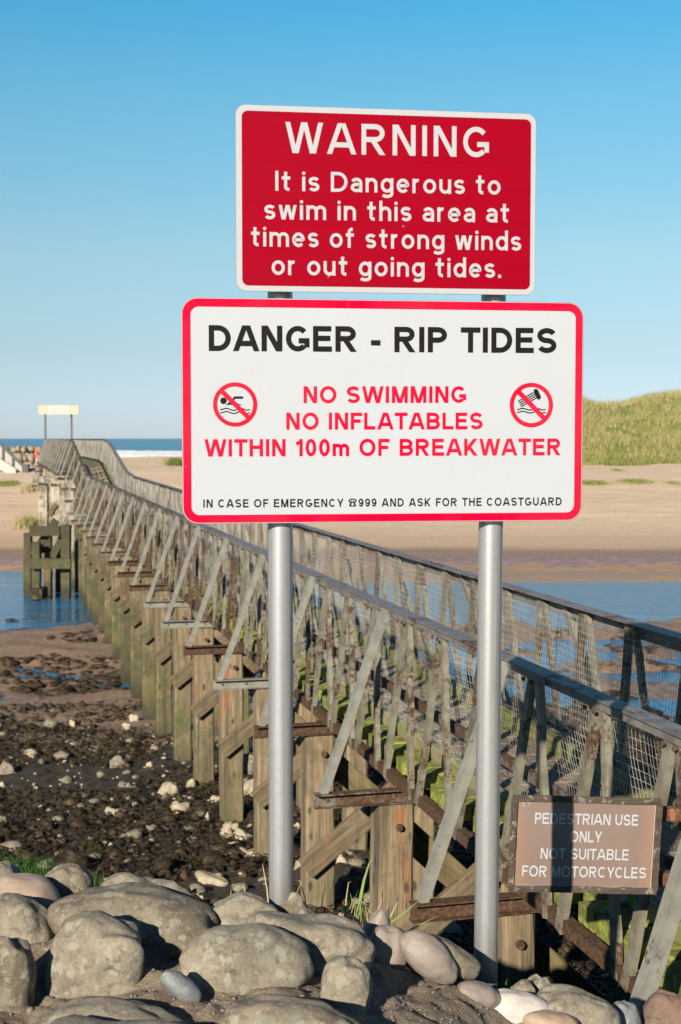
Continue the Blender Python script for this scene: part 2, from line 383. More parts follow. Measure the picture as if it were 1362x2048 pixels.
def sand():
    t = T('dry_beach_sand', 0.95)
    w = t.noise(t.map(t.pos, (.06, .35, 1)), 1.0, 6, .65); n2 = t.noise(t.map(t.pos, (.5, 2, 1)), 1.0, 5, .7); n3 = t.noise(t.pos, 9, 4, .7)
    z = t.xyz(t.pos, 2); x = t.xyz(t.pos, 0)
    cc = t.mix(t.ramp(w, .3, .7), (0.80, 0.605, 0.42, 1), (0.69, 0.52, 0.36, 1))
    cc = t.mix(t.ramp(n2, .5, .72, 0, .4), cc, (0.46, 0.36, 0.26, 1))
    cc = t.mix(t.ramp(n3, .60, .72, 0, .2), cc, (0.30, 0.24, 0.17, 1))
    zz = t.math('ADD', z, t.math('MULTIPLY', w, .35))
    # damp tide lines: wet brown sand, then a mauve shingle band at the water
    damp = t.ramp(zz, 1.25, .75); cc = t.mix(t.math('MULTIPLY', damp, .7), cc, (0.46, 0.325, 0.215, 1))
    d2 = t.ramp(zz, .72, .56); cc = t.mix(t.math('MULTIPLY', d2, .8), cc, (0.22, 0.15, 0.10, 1))
    g = t.noise(t.map(t.pos, (1.5, 5, 1)), 1.3, 5, .8)
    sh = t.mix(t.ramp(g, .38, .6), (0.38, 0.27, 0.28, 1), (0.20, 0.135, 0.15, 1))
    d3 = t.math('MULTIPLY', t.ramp(zz, .54, .48), t.ramp(zz, .24, .29)); cc = t.mix(d3, cc, sh)
    d4 = t.ramp(zz, .28, .24); cc = t.mix(d4, cc, (0.44, 0.28, 0.155, 1))
    t.col(cc); t.bump(t.math('ADD', n2, t.math('MULTIPLY', n3, .5)), .7, .12); return t.m
M['sand'] = sand()
def water(name, deep, sx, sy, amp, rough=.04):
    t = T(name, rough, 0, .5); t.b.inputs['IOR'].default_value = 1.33
    a = t.noise(t.map(t.pos, (sx, sy, 1)), 1.0, 6, .62); b_ = t.noise(t.map(t.pos, (sx * .13, sy * .2, 1)), 1.0, 4, .6)
    cl = t.mix(t.ramp(b_, .4, .62), deep, tuple(k * 1.7 for k in deep[:3]) + (1,))
    t.col(cl); t.bump(t.math('MULTIPLY', a, t.ramp(b_, .32, .6, .25, 1.0)), 1.0, amp); return t.m
M['river'] = water('river_water', (0.009, 0.125, 0.27, 1), 1.5, 4.2, .035, .04)
M['sea'] = water('sea_water', (0.0, 0.11, 0.22, 1), .06, .16, 1.1, .25)
def foam():
    t = T('surf_foam', .9)
    n = t.noise(t.map(t.pos, (.25, .6, 1)), 1.0, 5, .7)
    t.col(t.mix(t.ramp(n, .56, .66), (0.86, 0.87, 0.88, 1), (0.06, 0.20, 0.28, 1))); t.bump(n, .6, .2); return t.m
M['foam'] = foam()
def leafy(name, a, b, straw, amt=.4, trans=True):
    t = T(name, .7, 0, .3)
    n = t.noise(t.pos, 1.1, 5, .65); n2 = t.noise(t.pos, 11, 3, .7)
    cc = t.mix(t.ramp(n, .35, .65), a, b); cc = t.mix(t.ramp(n2, .64 - amt * .4, .76 - amt * .4), cc, straw)
    t.col(cc)
    return t.m
M['marram'] = leafy('marram_grass', (0.16, 0.195, 0.045, 1), (0.32, 0.30, 0.10, 1), (0.50, 0.42, 0.21, 1), .48)
M['marram_low'] = leafy('low_green_grass', (0.13, 0.19, 0.035, 1), (0.24, 0.25, 0.07, 1), (0.42, 0.36, 0.15, 1), .3)
M['turf'] = leafy('lush_green_grass', (0.025, 0.10, 0.010, 1), (0.055, 0.155, 0.018, 1), (0.22, 0.22, 0.08, 1), .12)
M['blade'] = leafy('green_grass_blade', (0.17, 0.26, 0.06, 1), (0.25, 0.32, 0.10, 1), (0.3, 0.3, 0.12, 1), .1)
M['straw'] = leafy('dry_grass_stalk', (0.45, 0.36, 0.18, 1), (0.52, 0.42, 0.24, 1), (0.36, 0.28, 0.13, 1), .1)
def weedm():
    t = T('wet_bladder_wrack', .75, 0, .2)
    n = t.noise(t.pos, 9, 6, .78); n2 = t.noise(t.pos, 1.0, 3)
    n3 = t.noise(t.pos, 60, 3, .7)
    cc = t.cr(n, [(0.3, (0.010, 0.007, 0.004, 1)), (0.49, (0.036, 0.025, 0.013, 1)), (0.60, (0.11, 0.078, 0.042, 1)), (0.74, (0.26, 0.195, 0.11, 1))])
    cc = t.mix(t.ramp(n2, .60, .68, 0, .5), cc, (0.045, 0.05, 0.012, 1))
    t.col(cc); t.bump(n3, .8, .02); return t.m
M['weed'] = weedm()
def brown_panel():
    t = T('faded_brown_sign_face', .6, 0, .4)
    n = t.noise(t.obj, 4, 5, .6); n2 = t.noise(t.obj, 60, 4, .7)
    x = t.xyz(t.obj, 0)
    cc = t.mix(t.ramp(n, .35, .65), (0.235, 0.168, 0.143, 1), (0.21, 0.15, 0.128, 1))
    e = t.ramp(t.math('ADD', t.math('ABSOLUTE', x), t.math('MULTIPLY', n, .08)), .24, .31)
    cc = t.mix(t.math('MULTIPLY', e, .6), cc, (0.33, 0.19, 0.11, 1))
    cc = t.mix(t.ramp(n2, .66, .76, 0, .5), cc, (0.45, 0.36, 0.30, 1))
    t.col(cc); t.bump(n2, .1, .002); return t.m
M['brown_panel'] = brown_panel()
def old_wood(name, a, b, flake):
    t = T(name, .85)
    g = t.noise(t.map(t.obj, (6, 60, 60)), 1.0, 5, .65); n = t.noise(t.pos, 22, 5, .7)
    cc = t.mix(t.ramp(g, .35, .65), a, b); cc = t.mix(t.ramp(n, .55, .62), cc, flake)
    t.col(cc); t.bump(t.math('ADD', g, n), .8, .006); return t.m
M['frame_wood'] = old_wood('peeling_frame_timber', (0.085, 0.062, 0.047, 1), (0.045, 0.032, 0.024, 1), (0.22, 0.20, 0.16, 1))
M['rust_rail'] = old_wood('flaking_rusty_rail', (0.14, 0.055, 0.03, 1), (0.08, 0.035, 0.02, 1), (0.28, 0.12, 0.06, 1))
M['cream'] = flat('cream_paint', (0.46, 0.43, 0.32, 1), .6)
M['offwhite'] = flat('offwhite_paint', (0.47, 0.45, 0.41, 1), .6)
M['ashlar'] = stone('pale_concrete', (0.50, 0.47, 0.42, 1), (0.42, 0.39, 0.34, 1), 0, (0.28, 0.25, 0.21, 1))
M['wall_rubble'] = stone('sandy_rubble', (0.36, 0.29, 0.21, 1), (0.27, 0.22, 0.16, 1), 0, (0.15, 0.12, 0.09, 1))
M['orange'] = flat('orange_red_paint', (0.75, 0.07, 0.02, 1), .5)
M['dark_steel'] = flat('dark_weathered_steel', (0.05, 0.055, 0.06, 1), .6)

# ------------------------------------------------------------------ lettering: every letter a set of strokes
def arc(cx, cy, rx, ry, a0, a1, n=None):
    n = n or max(6, int(abs(a1 - a0) / 11))
    return [(cx + rx * math.cos(R(a0 + (a1 - a0) * i / n)), cy + ry * math.sin(R(a0 + (a1 - a0) * i / n))) for i in range(n + 1)]
def glyph(ch, w):
    """-> (strokes, ink width); cap height 1, x height .72; a stroke is a centreline, or ('c', line) when cut at the foot and head"""
    a = w / 2; X = .73; C = lambda *p: ('c', list(p)); m = .5
    if ch == 'A': W = 1.0; return [C((a * 1.0, -.1), (W / 2 - a * .25, 1.1)) if 0 else C((-.05 + a, -.1), (W / 2 + .0, 1.0 + .12)), C((W + .05 - a, -.1), (W / 2, 1.12)), [(.22, .30), (W - .22, .30)]], W
    if ch == 'B': W = .83; return [[(a, 0), (a, 1)], [(a, 1 - a), (W * .5, 1 - a)] + arc(W * .5, .755 - a * .5 + .0, W * .46 - a, .245 - a * .5, 90, -90) + [(a, .51)], [(a, .51), (W * .55, .51)] + arc(W * .55, .255 + a * .5, W * .45 - a, .255 - a * .5, 90, -90) + [(a, a)]], W
    if ch in 'CG':
        W = .90; s = [arc(W / 2, m, W / 2 - a, m - a, 42, 318 if ch == 'C' else 330)]
        if ch == 'G': W = .93; s = [arc(W / 2, m, W / 2 - a, m - a, 42, 315), [(W * .54, .42), (W, .42)], [(W - a, .42), (W - a, .16)]]
        return s, W
    if ch == 'D': W = .86; return [[(a, 0), (a, 1)], [(a, 1 - a), (W * .42, 1 - a)] + arc(W * .42, m, W * .58 - a, m - a, 90, -90) + [(a, a)]], W
    if ch == 'E': W = .75; return [[(a, 0), (a, 1)], [(a, 1 - a), (W * .97, 1 - a)], [(a, .52), (W * .92, .52)], [(a, a), (W, a)]], W
    if ch == 'F': W = .70; return [[(a, 0), (a, 1)], [(a, 1 - a), (W, 1 - a)], [(a, .50), (W * .88, .50)]], W
    if ch == 'H': W = .82; return [[(a, 0), (a, 1)], [(W - a, 0), (W - a, 1)], [(a, .53), (W - a, .53)]], W
    if ch == 'I': return [[(a, 0), (a, 1)]], w
    if ch == 'K': W = .88; return [[(a, 0), (a, 1)], C((a, .27), (W - a * 1.1, 1.07)), C((W * .36, .52), (W - a * .9, -.08))], W
    if ch == 'L': W = .70; return [[(a, 0), (a, 1)], [(a, a), (W, a)]], W
    if ch == 'M': W = .98; return [[(a, 0), (a, 1)], [(W - a, 0), (W - a, 1)], C((a, 1.12), (W / 2, -.06)), C((W - a, 1.12), (W / 2, -.06))], W
    if ch == 'N': W = .82; return [[(a, 0), (a, 1)], [(W - a, 0), (W - a, 1)], C((a * .7, 1.1), (W - a * .7, -.1))], W
    if ch == 'O': W = 1.0; return [arc(W / 2, m, W / 2 - a, m - a + .012, 0, 360)], W
    if ch == 'P': W = .78; return [[(a, 0), (a, 1)], [(a, 1 - a), (W * .52, 1 - a)] + arc(W * .52, .70 - a * .1, W * .48 - a, .30 - a * .9, 90, -90) + [(a, .40 + a * .8)]], W
    if ch == 'R': W = .86; return [[(a, 0), (a, 1)], [(a, 1 - a), (W * .55, 1 - a)] + arc(W * .55, .715 - a * .1, W * .40 - a, .285 - a * .9, 90, -90) + [(a, .43 + a * .8)], C((W * .44, .50), (W - a * .75, -.08))], W
    if ch == 'S': W = .80; ry = (1 - 2 * a) / 4; return [arc(W / 2, 1 - a - ry, W / 2 - a, ry, 22, 262) + arc(W / 2, a + ry, W / 2 - a, ry, 82, -158)], W
    if ch == 'T': W = .80; return [[(W / 2, 0), (W / 2, 1)], [(0, 1 - a), (W, 1 - a)]], W
    if ch == 'U': W = .82; r = W / 2 - a; return [[(a, 1), (a, a + r)] + arc(W / 2, a + r, r, r, 180, 360) + [(W - a, 1)]], W
    if ch == 'W': W = 1.32; return [C((a * .8, 1.08), (W * .27, -.08)), C((W * .5, 1.08), (W * .27, -.08)), C((W * .5, 1.08), (W * .73, -.08)), C((W - a * .8, 1.08), (W * .73, -.08))], W
    if ch == 'Y': W = .90; return [[(W / 2, 0), (W / 2, .46)], C((a * .9, 1.08), (W / 2, .36)), C((W - a * .9, 1.08), (W / 2, .36))], W
    if ch == '-': return [[(0, .36), (.38, .36)]], .38
    if ch == '.': return [[(a, 0), (a, w)]], w
    if ch == '0': W = .66; return [arc(W / 2, m, W / 2 - a, m - a + .01, 0, 360)], W
    if ch == '1': W = .42; return [[(W - a, 0), (W - a, 1)], C((W - a, .97 - a), (.02, .70))], W
    if ch == '9': W = .68; return [arc(W / 2, .66, W / 2 - a, .34 - a, 0, 360), arc(W / 2 - .01, .52, W / 2 - a + .01, .52 - a, 15, -145)], W
    # lower case
    if ch == 'a': W = .60; return [arc(W / 2, X - a - .19, W / 2 - a, .19, 155, 0) + [(W - a, 0)], arc(W / 2, .22 + a * .2, W / 2 - a, .22 - a * .8, 60, 360)], W
    if ch == 'd': W = .66; return [arc(W / 2, X / 2, W / 2 - a, X / 2 - a, 0, 360), [(W - a, 0), (W - a, 1.02)]], W
    if ch == 'e': W = .66; return [[(a, X / 2), (W - a, X / 2)] + arc(W / 2, X / 2, W / 2 - a, X / 2 - a, 0, 318)], W
    if ch == 'f': W = .46; return [[(.10 + a, 0), (.10 + a, .82)] + arc(.27 + a, .80, .17, .22 - a, 180, 85), [(0, X - a), (W - .03, X - a)]], W
    if ch == 'g': W = .66; return [arc(W / 2, X / 2, W / 2 - a, X / 2 - a, 0, 360), [(W - a, X), (W - a, -.04)] + arc(W / 2, -.05, W / 2 - a, .22 - a, 0, -150)], W
    if ch in 'hn': W = .62; r = W / 2 - a; return [[(a, 0), (a, 1.02 if ch == 'h' else X)], arc(W / 2, X - a - r, r, r, 175, 0) + [(W - a, 0)]], W
    if ch == 'i': return [[(a, 0), (a, X)], arc(a, .90, w * .28, w * .28, 0, 360)], w
    if ch == 'm': W = 1.02; r = W / 4 - a * .5; return [[(a, 0), (a, X)], arc(a + r, X - a - r, r, r, 175, 0) + [(W / 2, 0)], arc(W / 2 + r, X - a - r, r, r, 175, 0) + [(W - a, 0)]], W
    if ch == 'o': W = .68; return [arc(W / 2, X / 2, W / 2 - a, X / 2 - a, 0, 360)], W
    if ch == 'r': W = .40; return [[(a, 0), (a, X)], arc(a + .20, X - a - .22, .20, .22, 180, 75)], W
    if ch == 's': W = .56; ry = (X - 2 * a) / 4; return [arc(W / 2, X - a - ry, W / 2 - a, ry, 25, 262) + arc(W / 2, a + ry, W / 2 - a, ry, 82, -155)], W
    if ch == 't': W = .46; return [[(.12 + a, .96), (.12 + a, .20)] + arc(.28 + a, .20, .16, .20 - a, 180, 280), [(0, X - a), (W - .02, X - a)]], W
    if ch == 'u': W = .62; r = W / 2 - a; return [[(a, X), (a, a + r)] + arc(W / 2, a + r, r, r, 180, 355), [(W - a, 0), (W - a, X)]], W
    if ch == 'w': W = .92; return [C((a * .8, X + .07), (W * .27, -.07)), C((W * .5, X + .07), (W * .27, -.07)), C((W * .5, X + .07), (W * .73, -.07)), C((W - a * .8, X + .07), (W * .73, -.07))], W
    return [], .3
def clip_poly(P, y0, y1):
    for sgn, lim in ((1, y0), (-1, -y1)):
        Q = []
        for i in range(len(P)):
            A, B = P[i - 1], P[i]; da, db = sgn * A[1] - lim, sgn * B[1] - lim
            if (da >= 0) != (db >= 0):
                k = da / (da - db); Q.append((A[0] + (B[0] - A[0]) * k, A[1] + (B[1] - A[1]) * k))
            if db >= 0: Q.append(B)
        P = Q
        if not P: return P
    return P
def kern(p, q):
    if p is None: return 0
    return -.09 if (p + q) in ('AT', 'TA', 'AW', 'WA', 'LT', 'AY', 'FA', 'LY', 'RW', 'KW', 'YC') else -.04 if (p in 'AWTYKLFP' or q in 'AWTY') and p.isupper() else 0
def text_mesh(name, txt, x0, x1, yb0, yb1, cap, w, mat, gap=.13, space=.42, thick=.0006, base=0.0):
    """lettering in the local x-z plane facing -y; fitted between x0 and x1, baseline from yb0 to yb1"""
    items = []; x = 0
    pv = None
    for ch in txt:
        if ch == ' ': x += space; continue
        x += kern(pv, ch); pv = ch
        g, W = glyph(ch, w); items.append((ch, g, x)); x += W + gap
    tot = x - gap; kx = (x1 - x0) / tot; mb = MB(); lay = 0
    for ch, g, gx in items:
        for j, st in enumerate(g):
            y = -(base + thick + .00008 * j)
            cut = isinstance(st, tuple); P = st[1] if cut else st
            hi = .73 if ch == 'w' else 1.0
            L, Rr = [], []
            # weight is kept even when the line is condensed
            hw = w / 2
            for i, p in enumerate(P):
                q0 = P[max(i - 1, 0)]; q1 = P[min(i + 1, len(P) - 1)]
                if len(P) > 2 and 0 < i < len(P) - 1 and math.hypot(P[i][0] - P[i - 1][0], P[i][1] - P[i - 1][1]) > .2: pass
                dx, dy = q1[0] - q0[0], q1[1] - q0[1]
                if p == P[0] and P[0] == P[-1]: pass
                l_ = math.hypot(dx, dy) or 1; nx, ny = -dy / l_, dx / l_
                if i in (0, len(P) - 1) and len(P) > 20 and math.hypot(P[0][0] - P[-1][0], P[0][1] - P[-1][1]) < 1e-6:
                    dx, dy = P[1][0] - P[-2][0], P[1][1] - P[-2][1]; l_ = math.hypot(dx, dy); nx, ny = -dy / l_, dx / l_
                L.append((p[0] + nx * hw, p[1] + ny * hw)); Rr.append((p[0] - nx * hw, p[1] - ny * hw))
            def to(p):
                X_ = x0 + (gx + p[0]) * kx; t_ = (X_ - x0) / max(x1 - x0, 1e-6)
                return (X_, y, yb0 + (yb1 - yb0) * t_ + p[1] * cap)
            if cut:
                poly = clip_poly(L + Rr[::-1], 0, hi)
                if len(poly) > 2: mb.add([to(p) for p in poly], [tuple(range(len(poly)))])
            elif ch == 'i' and j == 1:
                c_ = (w / 2, .90); pts = [(c_[0] + w * .55 * math.cos(k * .5236), c_[1] + w * .55 * math.sin(k * .5236)) for k in range(12)]
                mb.add([to(p) for p in pts], [tuple(range(12))])
            else:
                n = len(P); vs_ = [to(p) for p in L] + [to(p) for p in Rr]
                mb.add(vs_, [(i, i + 1, n + i + 1, n + i) for i in range(n - 1)])
    m = bpy.data.meshes.new(name); m.from_pydata(mb.v, [], mb.f); m.update(); m.materials.append(mat)
    # all faces look to -y
    import bmesh
    bm = bmesh.new(); bm.from_mesh(m)
    for f_ in bm.faces:
        f_.normal_update()
        if f_.normal.y > 0: f_.normal_flip()
    bm.to_mesh(m); bm.free()
    return m
def words_mesh(root, name, txt, x0, x1, yb0, yb1, cap, w, mat, gap=.13, space=.42, mtx=None, **k):
    pos = []; x = 0
    for wd in txt.split(' '):
        W = sum(glyph(ch, w)[1] + gap for ch in wd) - gap + sum(kern(p_, q_) for p_, q_ in zip(wd, wd[1:])); pos.append((wd, x, x + W)); x += W + gap + space
    tot = x - gap - space; f = (x1 - x0) / tot; g = (yb1 - yb0) / tot
    for wd, a, b in pos:
        put(name, text_mesh(name, wd, x0 + a * f, x0 + b * f, yb0 + a * g, yb0 + b * g, cap, w, mat, gap=gap, **k), root, mtx)
def rrect(x0, x1, z0, z1, r, n=8):
    P = []
    for cx, cz, a0 in ((x1 - r, z1 - r, 0), (x0 + r, z1 - r, 90), (x0 + r, z0 + r, 180), (x1 - r, z0 + r, 270)):
        P += [(cx + r * math.cos(R(a0 + 90 * i / n)), cz + r * math.sin(R(a0 + 90 * i / n))) for i in range(n + 1)]
    return P
def slab(P, y0, y1):
    n = len(P); mb = MB()
    return mb.add([(p[0], y0, p[1]) for p in P] + [(p[0], y1, p[1]) for p in P],
                  [tuple(range(n)), tuple(range(2 * n - 1, n - 1, -1))] + [(i, (i + 1) % n, n + (i + 1) % n, n + i) for i in range(n)])
def ring(P, Q, y0, y1):
    n = len(P); mb = MB(); a = [(p[0], y0, p[1]) for p in P]; b = [(p[0], y0, p[1]) for p in Q]
    d = [(p[0], y1, p[1]) for p in P]; e = [(p[0], y1, p[1]) for p in Q]; f = []
    for i in range(n):
        j = (i + 1) % n
        f += [(i, j, n + j, n + i), (i, 2 * n + i, 2 * n + j, j), (n + i, n + j, 3 * n + j, 3 * n + i), (2 * n + i, 3 * n + i, 3 * n + j, 2 * n + j)]
    return mb.add(a + b + d + e, f)

# ------------------------------------------------------------------ setting: water, mud flat, beach, sea, bank
def interp(v, xs, ys): return np.interp(v, xs, ys)
PROF = [(3, 3.0), (5.0, 3.0), (6.0, 2.1), (7.2, 1.55), (9, 1.3), (12, 1.18), (14, .95), (16.3, .73), (20.7, .40), (25, .17), (30, .07), (39, -.08), (44, -.55), (48, -.25), (50.5, 0.0), (54.5, .07), (56.5, .27), (60, .42), (66, .8), (80, 1.45), (100, 2.45), (120, 3.1), (150, 3.3), (200, 2.4), (270, .4), (300, -.4), (340, -2)]
PX, PZ = [p[0] for p in PROF], [p[1] for p in PROF]
def mud_h(x, y, detail=True):
    z = interp(y, PX, PZ)
    flatzone = np.clip((y - 22) / 6, 0, 1) * np.clip((43 - y) / 4, 0, 1)
    rt = np.clip((x + 1.5) / 3, 0, 1)
    base = (1 - rt) * np.interp(y, [21, 24, 28, 34, 39, 43], [.38, .17, .05, .11, .02, -.35]) + rt * np.interp(y, [21, 23.5, 26, 34, 39, 43], [.30, .04, -.02, .0, .045, -.35])
    z = z * (1 - flatzone) + flatzone * (base + (.13 + .03 * rt) * fbm(x * (.42 + .25 * rt) + 5, y * (.75 + .2 * rt), s=11, o=4))
    if detail:
        rough = np.clip((y - 5) / 3, 0, 1) * np.clip((44 - y) / 8, .12, 1)
        wd = np.clip((30 - y) / 12, .25, 1)
        n = fbm(x * 1.3, y * 1.3, s=21, o=3); n2 = fbm(x * 5.5, y * 5.5, s=31, o=2, g=.7)
        z = z + rough * wd * (.06 * n + .06 * np.abs(n2))
    return z - .10 * np.clip((-x - 5) / 3, 0, 1) * np.clip((y - 48) / 2, 0, 1) * np.clip((57 - y) / 3, 0, 1)
def gh(x, y): return float(mud_h(np.array([x]), np.array([y]))[0])
ys = np.geomspace(4.6, 56, 560); xs = np.linspace(-.62, .62, 500)
o = put('tidal_mudflat', grid('tidal_mudflat', xs, ys, lambda X, Y: mud_h(X, Y), M['mud'], fan=lambda Y: Y + 1.0)); tag(o, kind='structure')
def side_h(x, y): return mud_h(x, y, False) - .12
for sx in (-1, 1):
    o = put('outer_mudflat', grid('outer_mudflat', np.geomspace(.55, 30, 50) * sx, np.linspace(3.2, 56, 90), lambda X, Y: side_h(X, Y), M['mud'], fan=lambda Y: Y * .5 + 1)); tag(o, kind='structure')
def sand_h(x, y):
    z = -.10 * np.clip((-x - 5) / 3, 0, 1) * np.clip((y - 48) / 2, 0, 1) * np.clip((57 - y) / 3, 0, 1) + interp(y + 1.2 * np.sin(x * .11) * np.clip((y - 60) / 20, 0, 1), PX, PZ)
    k = np.clip((y - 62) / 25, 0, 1) * np.clip((290 - y) / 40, 0, 1)
    z = z + k * (.22 * fbm(x * .05, y * .09, s=41, o=4) + .07 * fbm(x * .6, y * 1.3, s=43, o=3))
    return z + np.clip((y - 53.5) / 3, 0, 1) * .012 * vn(x * 3, y * 3, s=44)
o = put('sand_beach', grid('sand_beach', np.linspace(-.9, .9, 220), np.geomspace(50, 330, 330), sand_h, M['sand'], fan=lambda Y: Y * .8 + 30)); tag(o, kind='structure')
o = put('river_water', MB().add([(-140, 20, 0), (140, 20, 0), (140, 58, 0), (-140, 58, 0)], [(0, 1, 2, 3)]).mesh('river_water', M['river'])); tag(o, kind='structure')
o = put('sea', MB().add([(-30000, 262, 0), (30000, 262, 0), (30000, 45000, 0), (-30000, 45000, 0)], [(0, 1, 2, 3)]).mesh('sea', M['sea'])); tag(o, kind='structure')
# breaking waves
def wave(y0, amp, wid, s, x0=-260, x1=320):
    def hf(X, Y):
        c_ = y0 + 9 * vn(X * .013, X * 0, s=s) + 3 * vn(X * .06, X * 0, s=s + 1)
        a_ = amp * np.clip(.55 + .75 * vn(X * .02, X * 0 + 3, s=s + 2), 0, 1.3)
        t_ = (Y - c_) / wid
        return a_ * np.exp(-t_ * t_ * np.where(t_ < 0, 3, 1)) - .06 + .10 * a_ * vn(X * .5, Y * .6, s=s + 3)
    return grid('breaking_wave', np.linspace(x0, x1, 420), np.linspace(y0 - 22, y0 + 24, 34), hf, M['foam'])
for i, (y0, amp, wid, s) in enumerate(((312, .75, 10, 3), (360, 1.5, 12, 5), (430, 2.2, 16, 8))):
    tag(put('breaking_wave', wave(y0, amp, wid, s)), kind='stuff', label='white foaming surf line rolling onto the far beach', cat='surf')
# foreground concrete bank
def lip(x): return 4.36 - .20 * np.clip(x / .9, 0, 1) + .03 * vn(x * 3, x * 0, s=51)
def bank_top(x):
    return EYE - 1.465 - .20 * np.clip((x + .1) / .6, 0, 1) - .20 * np.clip((x - .4) / .6, 0, 1) + .03 * np.clip(-x - .5, 0, 1)
def bank_h(x, y):
    t_ = bank_top(x) + .034 * fbm(x * 4.2, y * 4.2, s=53, o=4, g=.6) - .45 * np.clip(y - 3.9, 0, .6)
    over = np.clip(y - lip(x), 0, 9)
    t_ = t_ - over * np.clip(over * 3, 0, 1.05)
    near = np.clip(1.2 - over * 2, .4, 1)
    return t_ + near * (.016 * fbm(x * 11, y * 11, s=55, o=3) + .006 * np.abs(vn(x * 60, y * 60, s=58)))
gx = np.concatenate([-np.geomspace(14, 1.5, 30)[:-1], np.linspace(-1.5, 1.7, 320), np.geomspace(1.7, 14, 30)[1:]])
gy = np.concatenate([np.linspace(-8, 2.7, 26)[:-1], np.linspace(2.7, 5.0, 230), np.linspace(5.0, 7.6, 60)[1:]])
o = put('concrete_bank', grid('concrete_bank', gx, gy, bank_h, M['concrete'])); tag(o, kind='structure')
def bank_at(px, py):
    d = ray(px, py); lo, hi = 1.0, 12.0
    for k in range(60):
        m_ = (lo + hi) / 2; p = Vector((0, 0, EYE)) + d * (m_ / d.y)
        if p.z > float(bank_top(np.array([p.x]))[0]): lo = m_
        else: hi = m_
    return m_

# ------------------------------------------------------------------ the two sign boards on their posts
YAW = R(7.5)
def plane_hit(px, py, p0, yaw, lean=0.0):
    """point of the sign plane seen at a photo pixel, in the plane's own x (right) and z (up)"""
    ex = Vector((math.cos(yaw), math.sin(yaw), 0)); n = Vector((-math.sin(yaw), math.cos(yaw), 0))
    d = ray(px, py); e = Vector((0, 0, EYE)); t_ = (Vector(p0) - e).dot(n) / d.dot(n); q = e + d * t_ - Vector(p0)
    return q.dot(ex), q.z
def board_root(name, px, py, y, yaw, label, cat):
    p = at_depth(px, py, y)
    r = empty(name, p, label, cat, rot=(0, 0, yaw))
    return r, (lambda a, b: plane_hit(a, b, p, yaw))
def bolt_heads(mb, pts, y, r=.006):
    for x, z in pts:
        k = [(x + r * math.cos(i * math.pi / 3), z + r * math.sin(i * math.pi / 3)) for i in range(6)]
        s_ = slab(k, y - .003, y); mb.add(s_.v, s_.f)
    return mb
def rail_back(root, W, H, zs, at):
    for z in zs:
        mb = MB().box((-W / 2 + .03, .003, z - .012), (W / 2 - .03, .018, z + .012)); put('back_channel', mb.mesh('back_channel', M['sheet_back']), root)
        for x in at:
            pts = [(x + .043 * math.cos(R(a)), .021 + .041 + .043 * math.sin(R(a)), z) for a in range(-200, 21, 20)]
            put('post_clip', MB().sweep(rect(.025, .003), pts, side=(0, 0, 1)).mesh('post_clip', M['sheet_back']), root)

# lower board
big, hb = board_root('danger_sign', 764, 822, 4.05, YAW, 'large white sign board with red border reading DANGER - RIP TIDES', 'sign')
c4 = [hb(*p) for p in ((361, 595), (1168, 604), (1163, 1041), (366, 1048.5))]
BX0 = (c4[0][0] + c4[3][0]) / 2; BX1 = (c4[1][0] + c4[2][0]) / 2; BZ1 = (c4[0][1] + c4[1][1]) / 2; BZ0 = (c4[2][1] + c4[3][1]) / 2
put('panel', slab(rrect(BX0, BX1, BZ0, BZ1, .048), 0, .003).mesh('panel', M['sheet_back']), big)
put('face', slab(rrect(BX0 + .0015, BX1 - .0015, BZ0 + .0015, BZ1 - .0015, .0465), -.0006, -.0001).mesh('face', M['white_print']), big)
P = rrect(BX0 + .003, BX1 - .003, BZ0 + .003, BZ1 - .003, .045, 10); Q = rrect(BX0 + .027, BX1 - .025, BZ0 + .026, BZ1 - .027, .024, 10)
put('red_border', ring(P, Q, -.0012, -.0006).mesh('red_border', M['bright_red']), big)
def sign_line(root, hit, name, txt, xl, yl, xr, yr, cap_px, w, mat, base=.0006, **k):
    a = hit(xl, yl); b = hit(xr, yr); cap = hit((xl + xr) / 2, (yl + yr) / 2 - cap_px)[1] - hit((xl + xr) / 2, (yl + yr) / 2)[1]
    words_mesh(root, name, txt, a[0], b[0], a[1], b[1], cap, w, mat, base=base, **k)
sign_line(big, hb, 'lettering', 'DANGER - RIP TIDES', 417.5, 702, 1112.5, 706.4, 51, .21, M['black_print'], gap=.14, space=.42)
sign_line(big, hb, 'lettering', 'NO SWIMMING', 607, 806.5, 932, 805.8, 33.7, .205, M['bright_red'], gap=.17, space=.46)
sign_line(big, hb, 'lettering', 'NO INFLATABLES', 572.5, 859.5, 965, 858.8, 34, .205, M['bright_red'], gap=.17, space=.46)
sign_line(big, hb, 'lettering', 'WITHIN 100m OF BREAKWATER', 409, 913.3, 1121, 910.6, 34.3, .205, M['bright_red'], gap=.17, space=.46)
sign_line(big, hb, 'lettering', 'IN CASE OF EMERGENCY', 406.6, 1015.2, 687, 1013.8, 16.4, .19, M['black_print'], gap=.24, space=.5)
sign_line(big, hb, 'lettering', '999 AND ASK FOR THE COASTGUARD', 717, 1013.6, 1123, 1010.8, 16.4, .19, M['black_print'], gap=.24, space=.5)
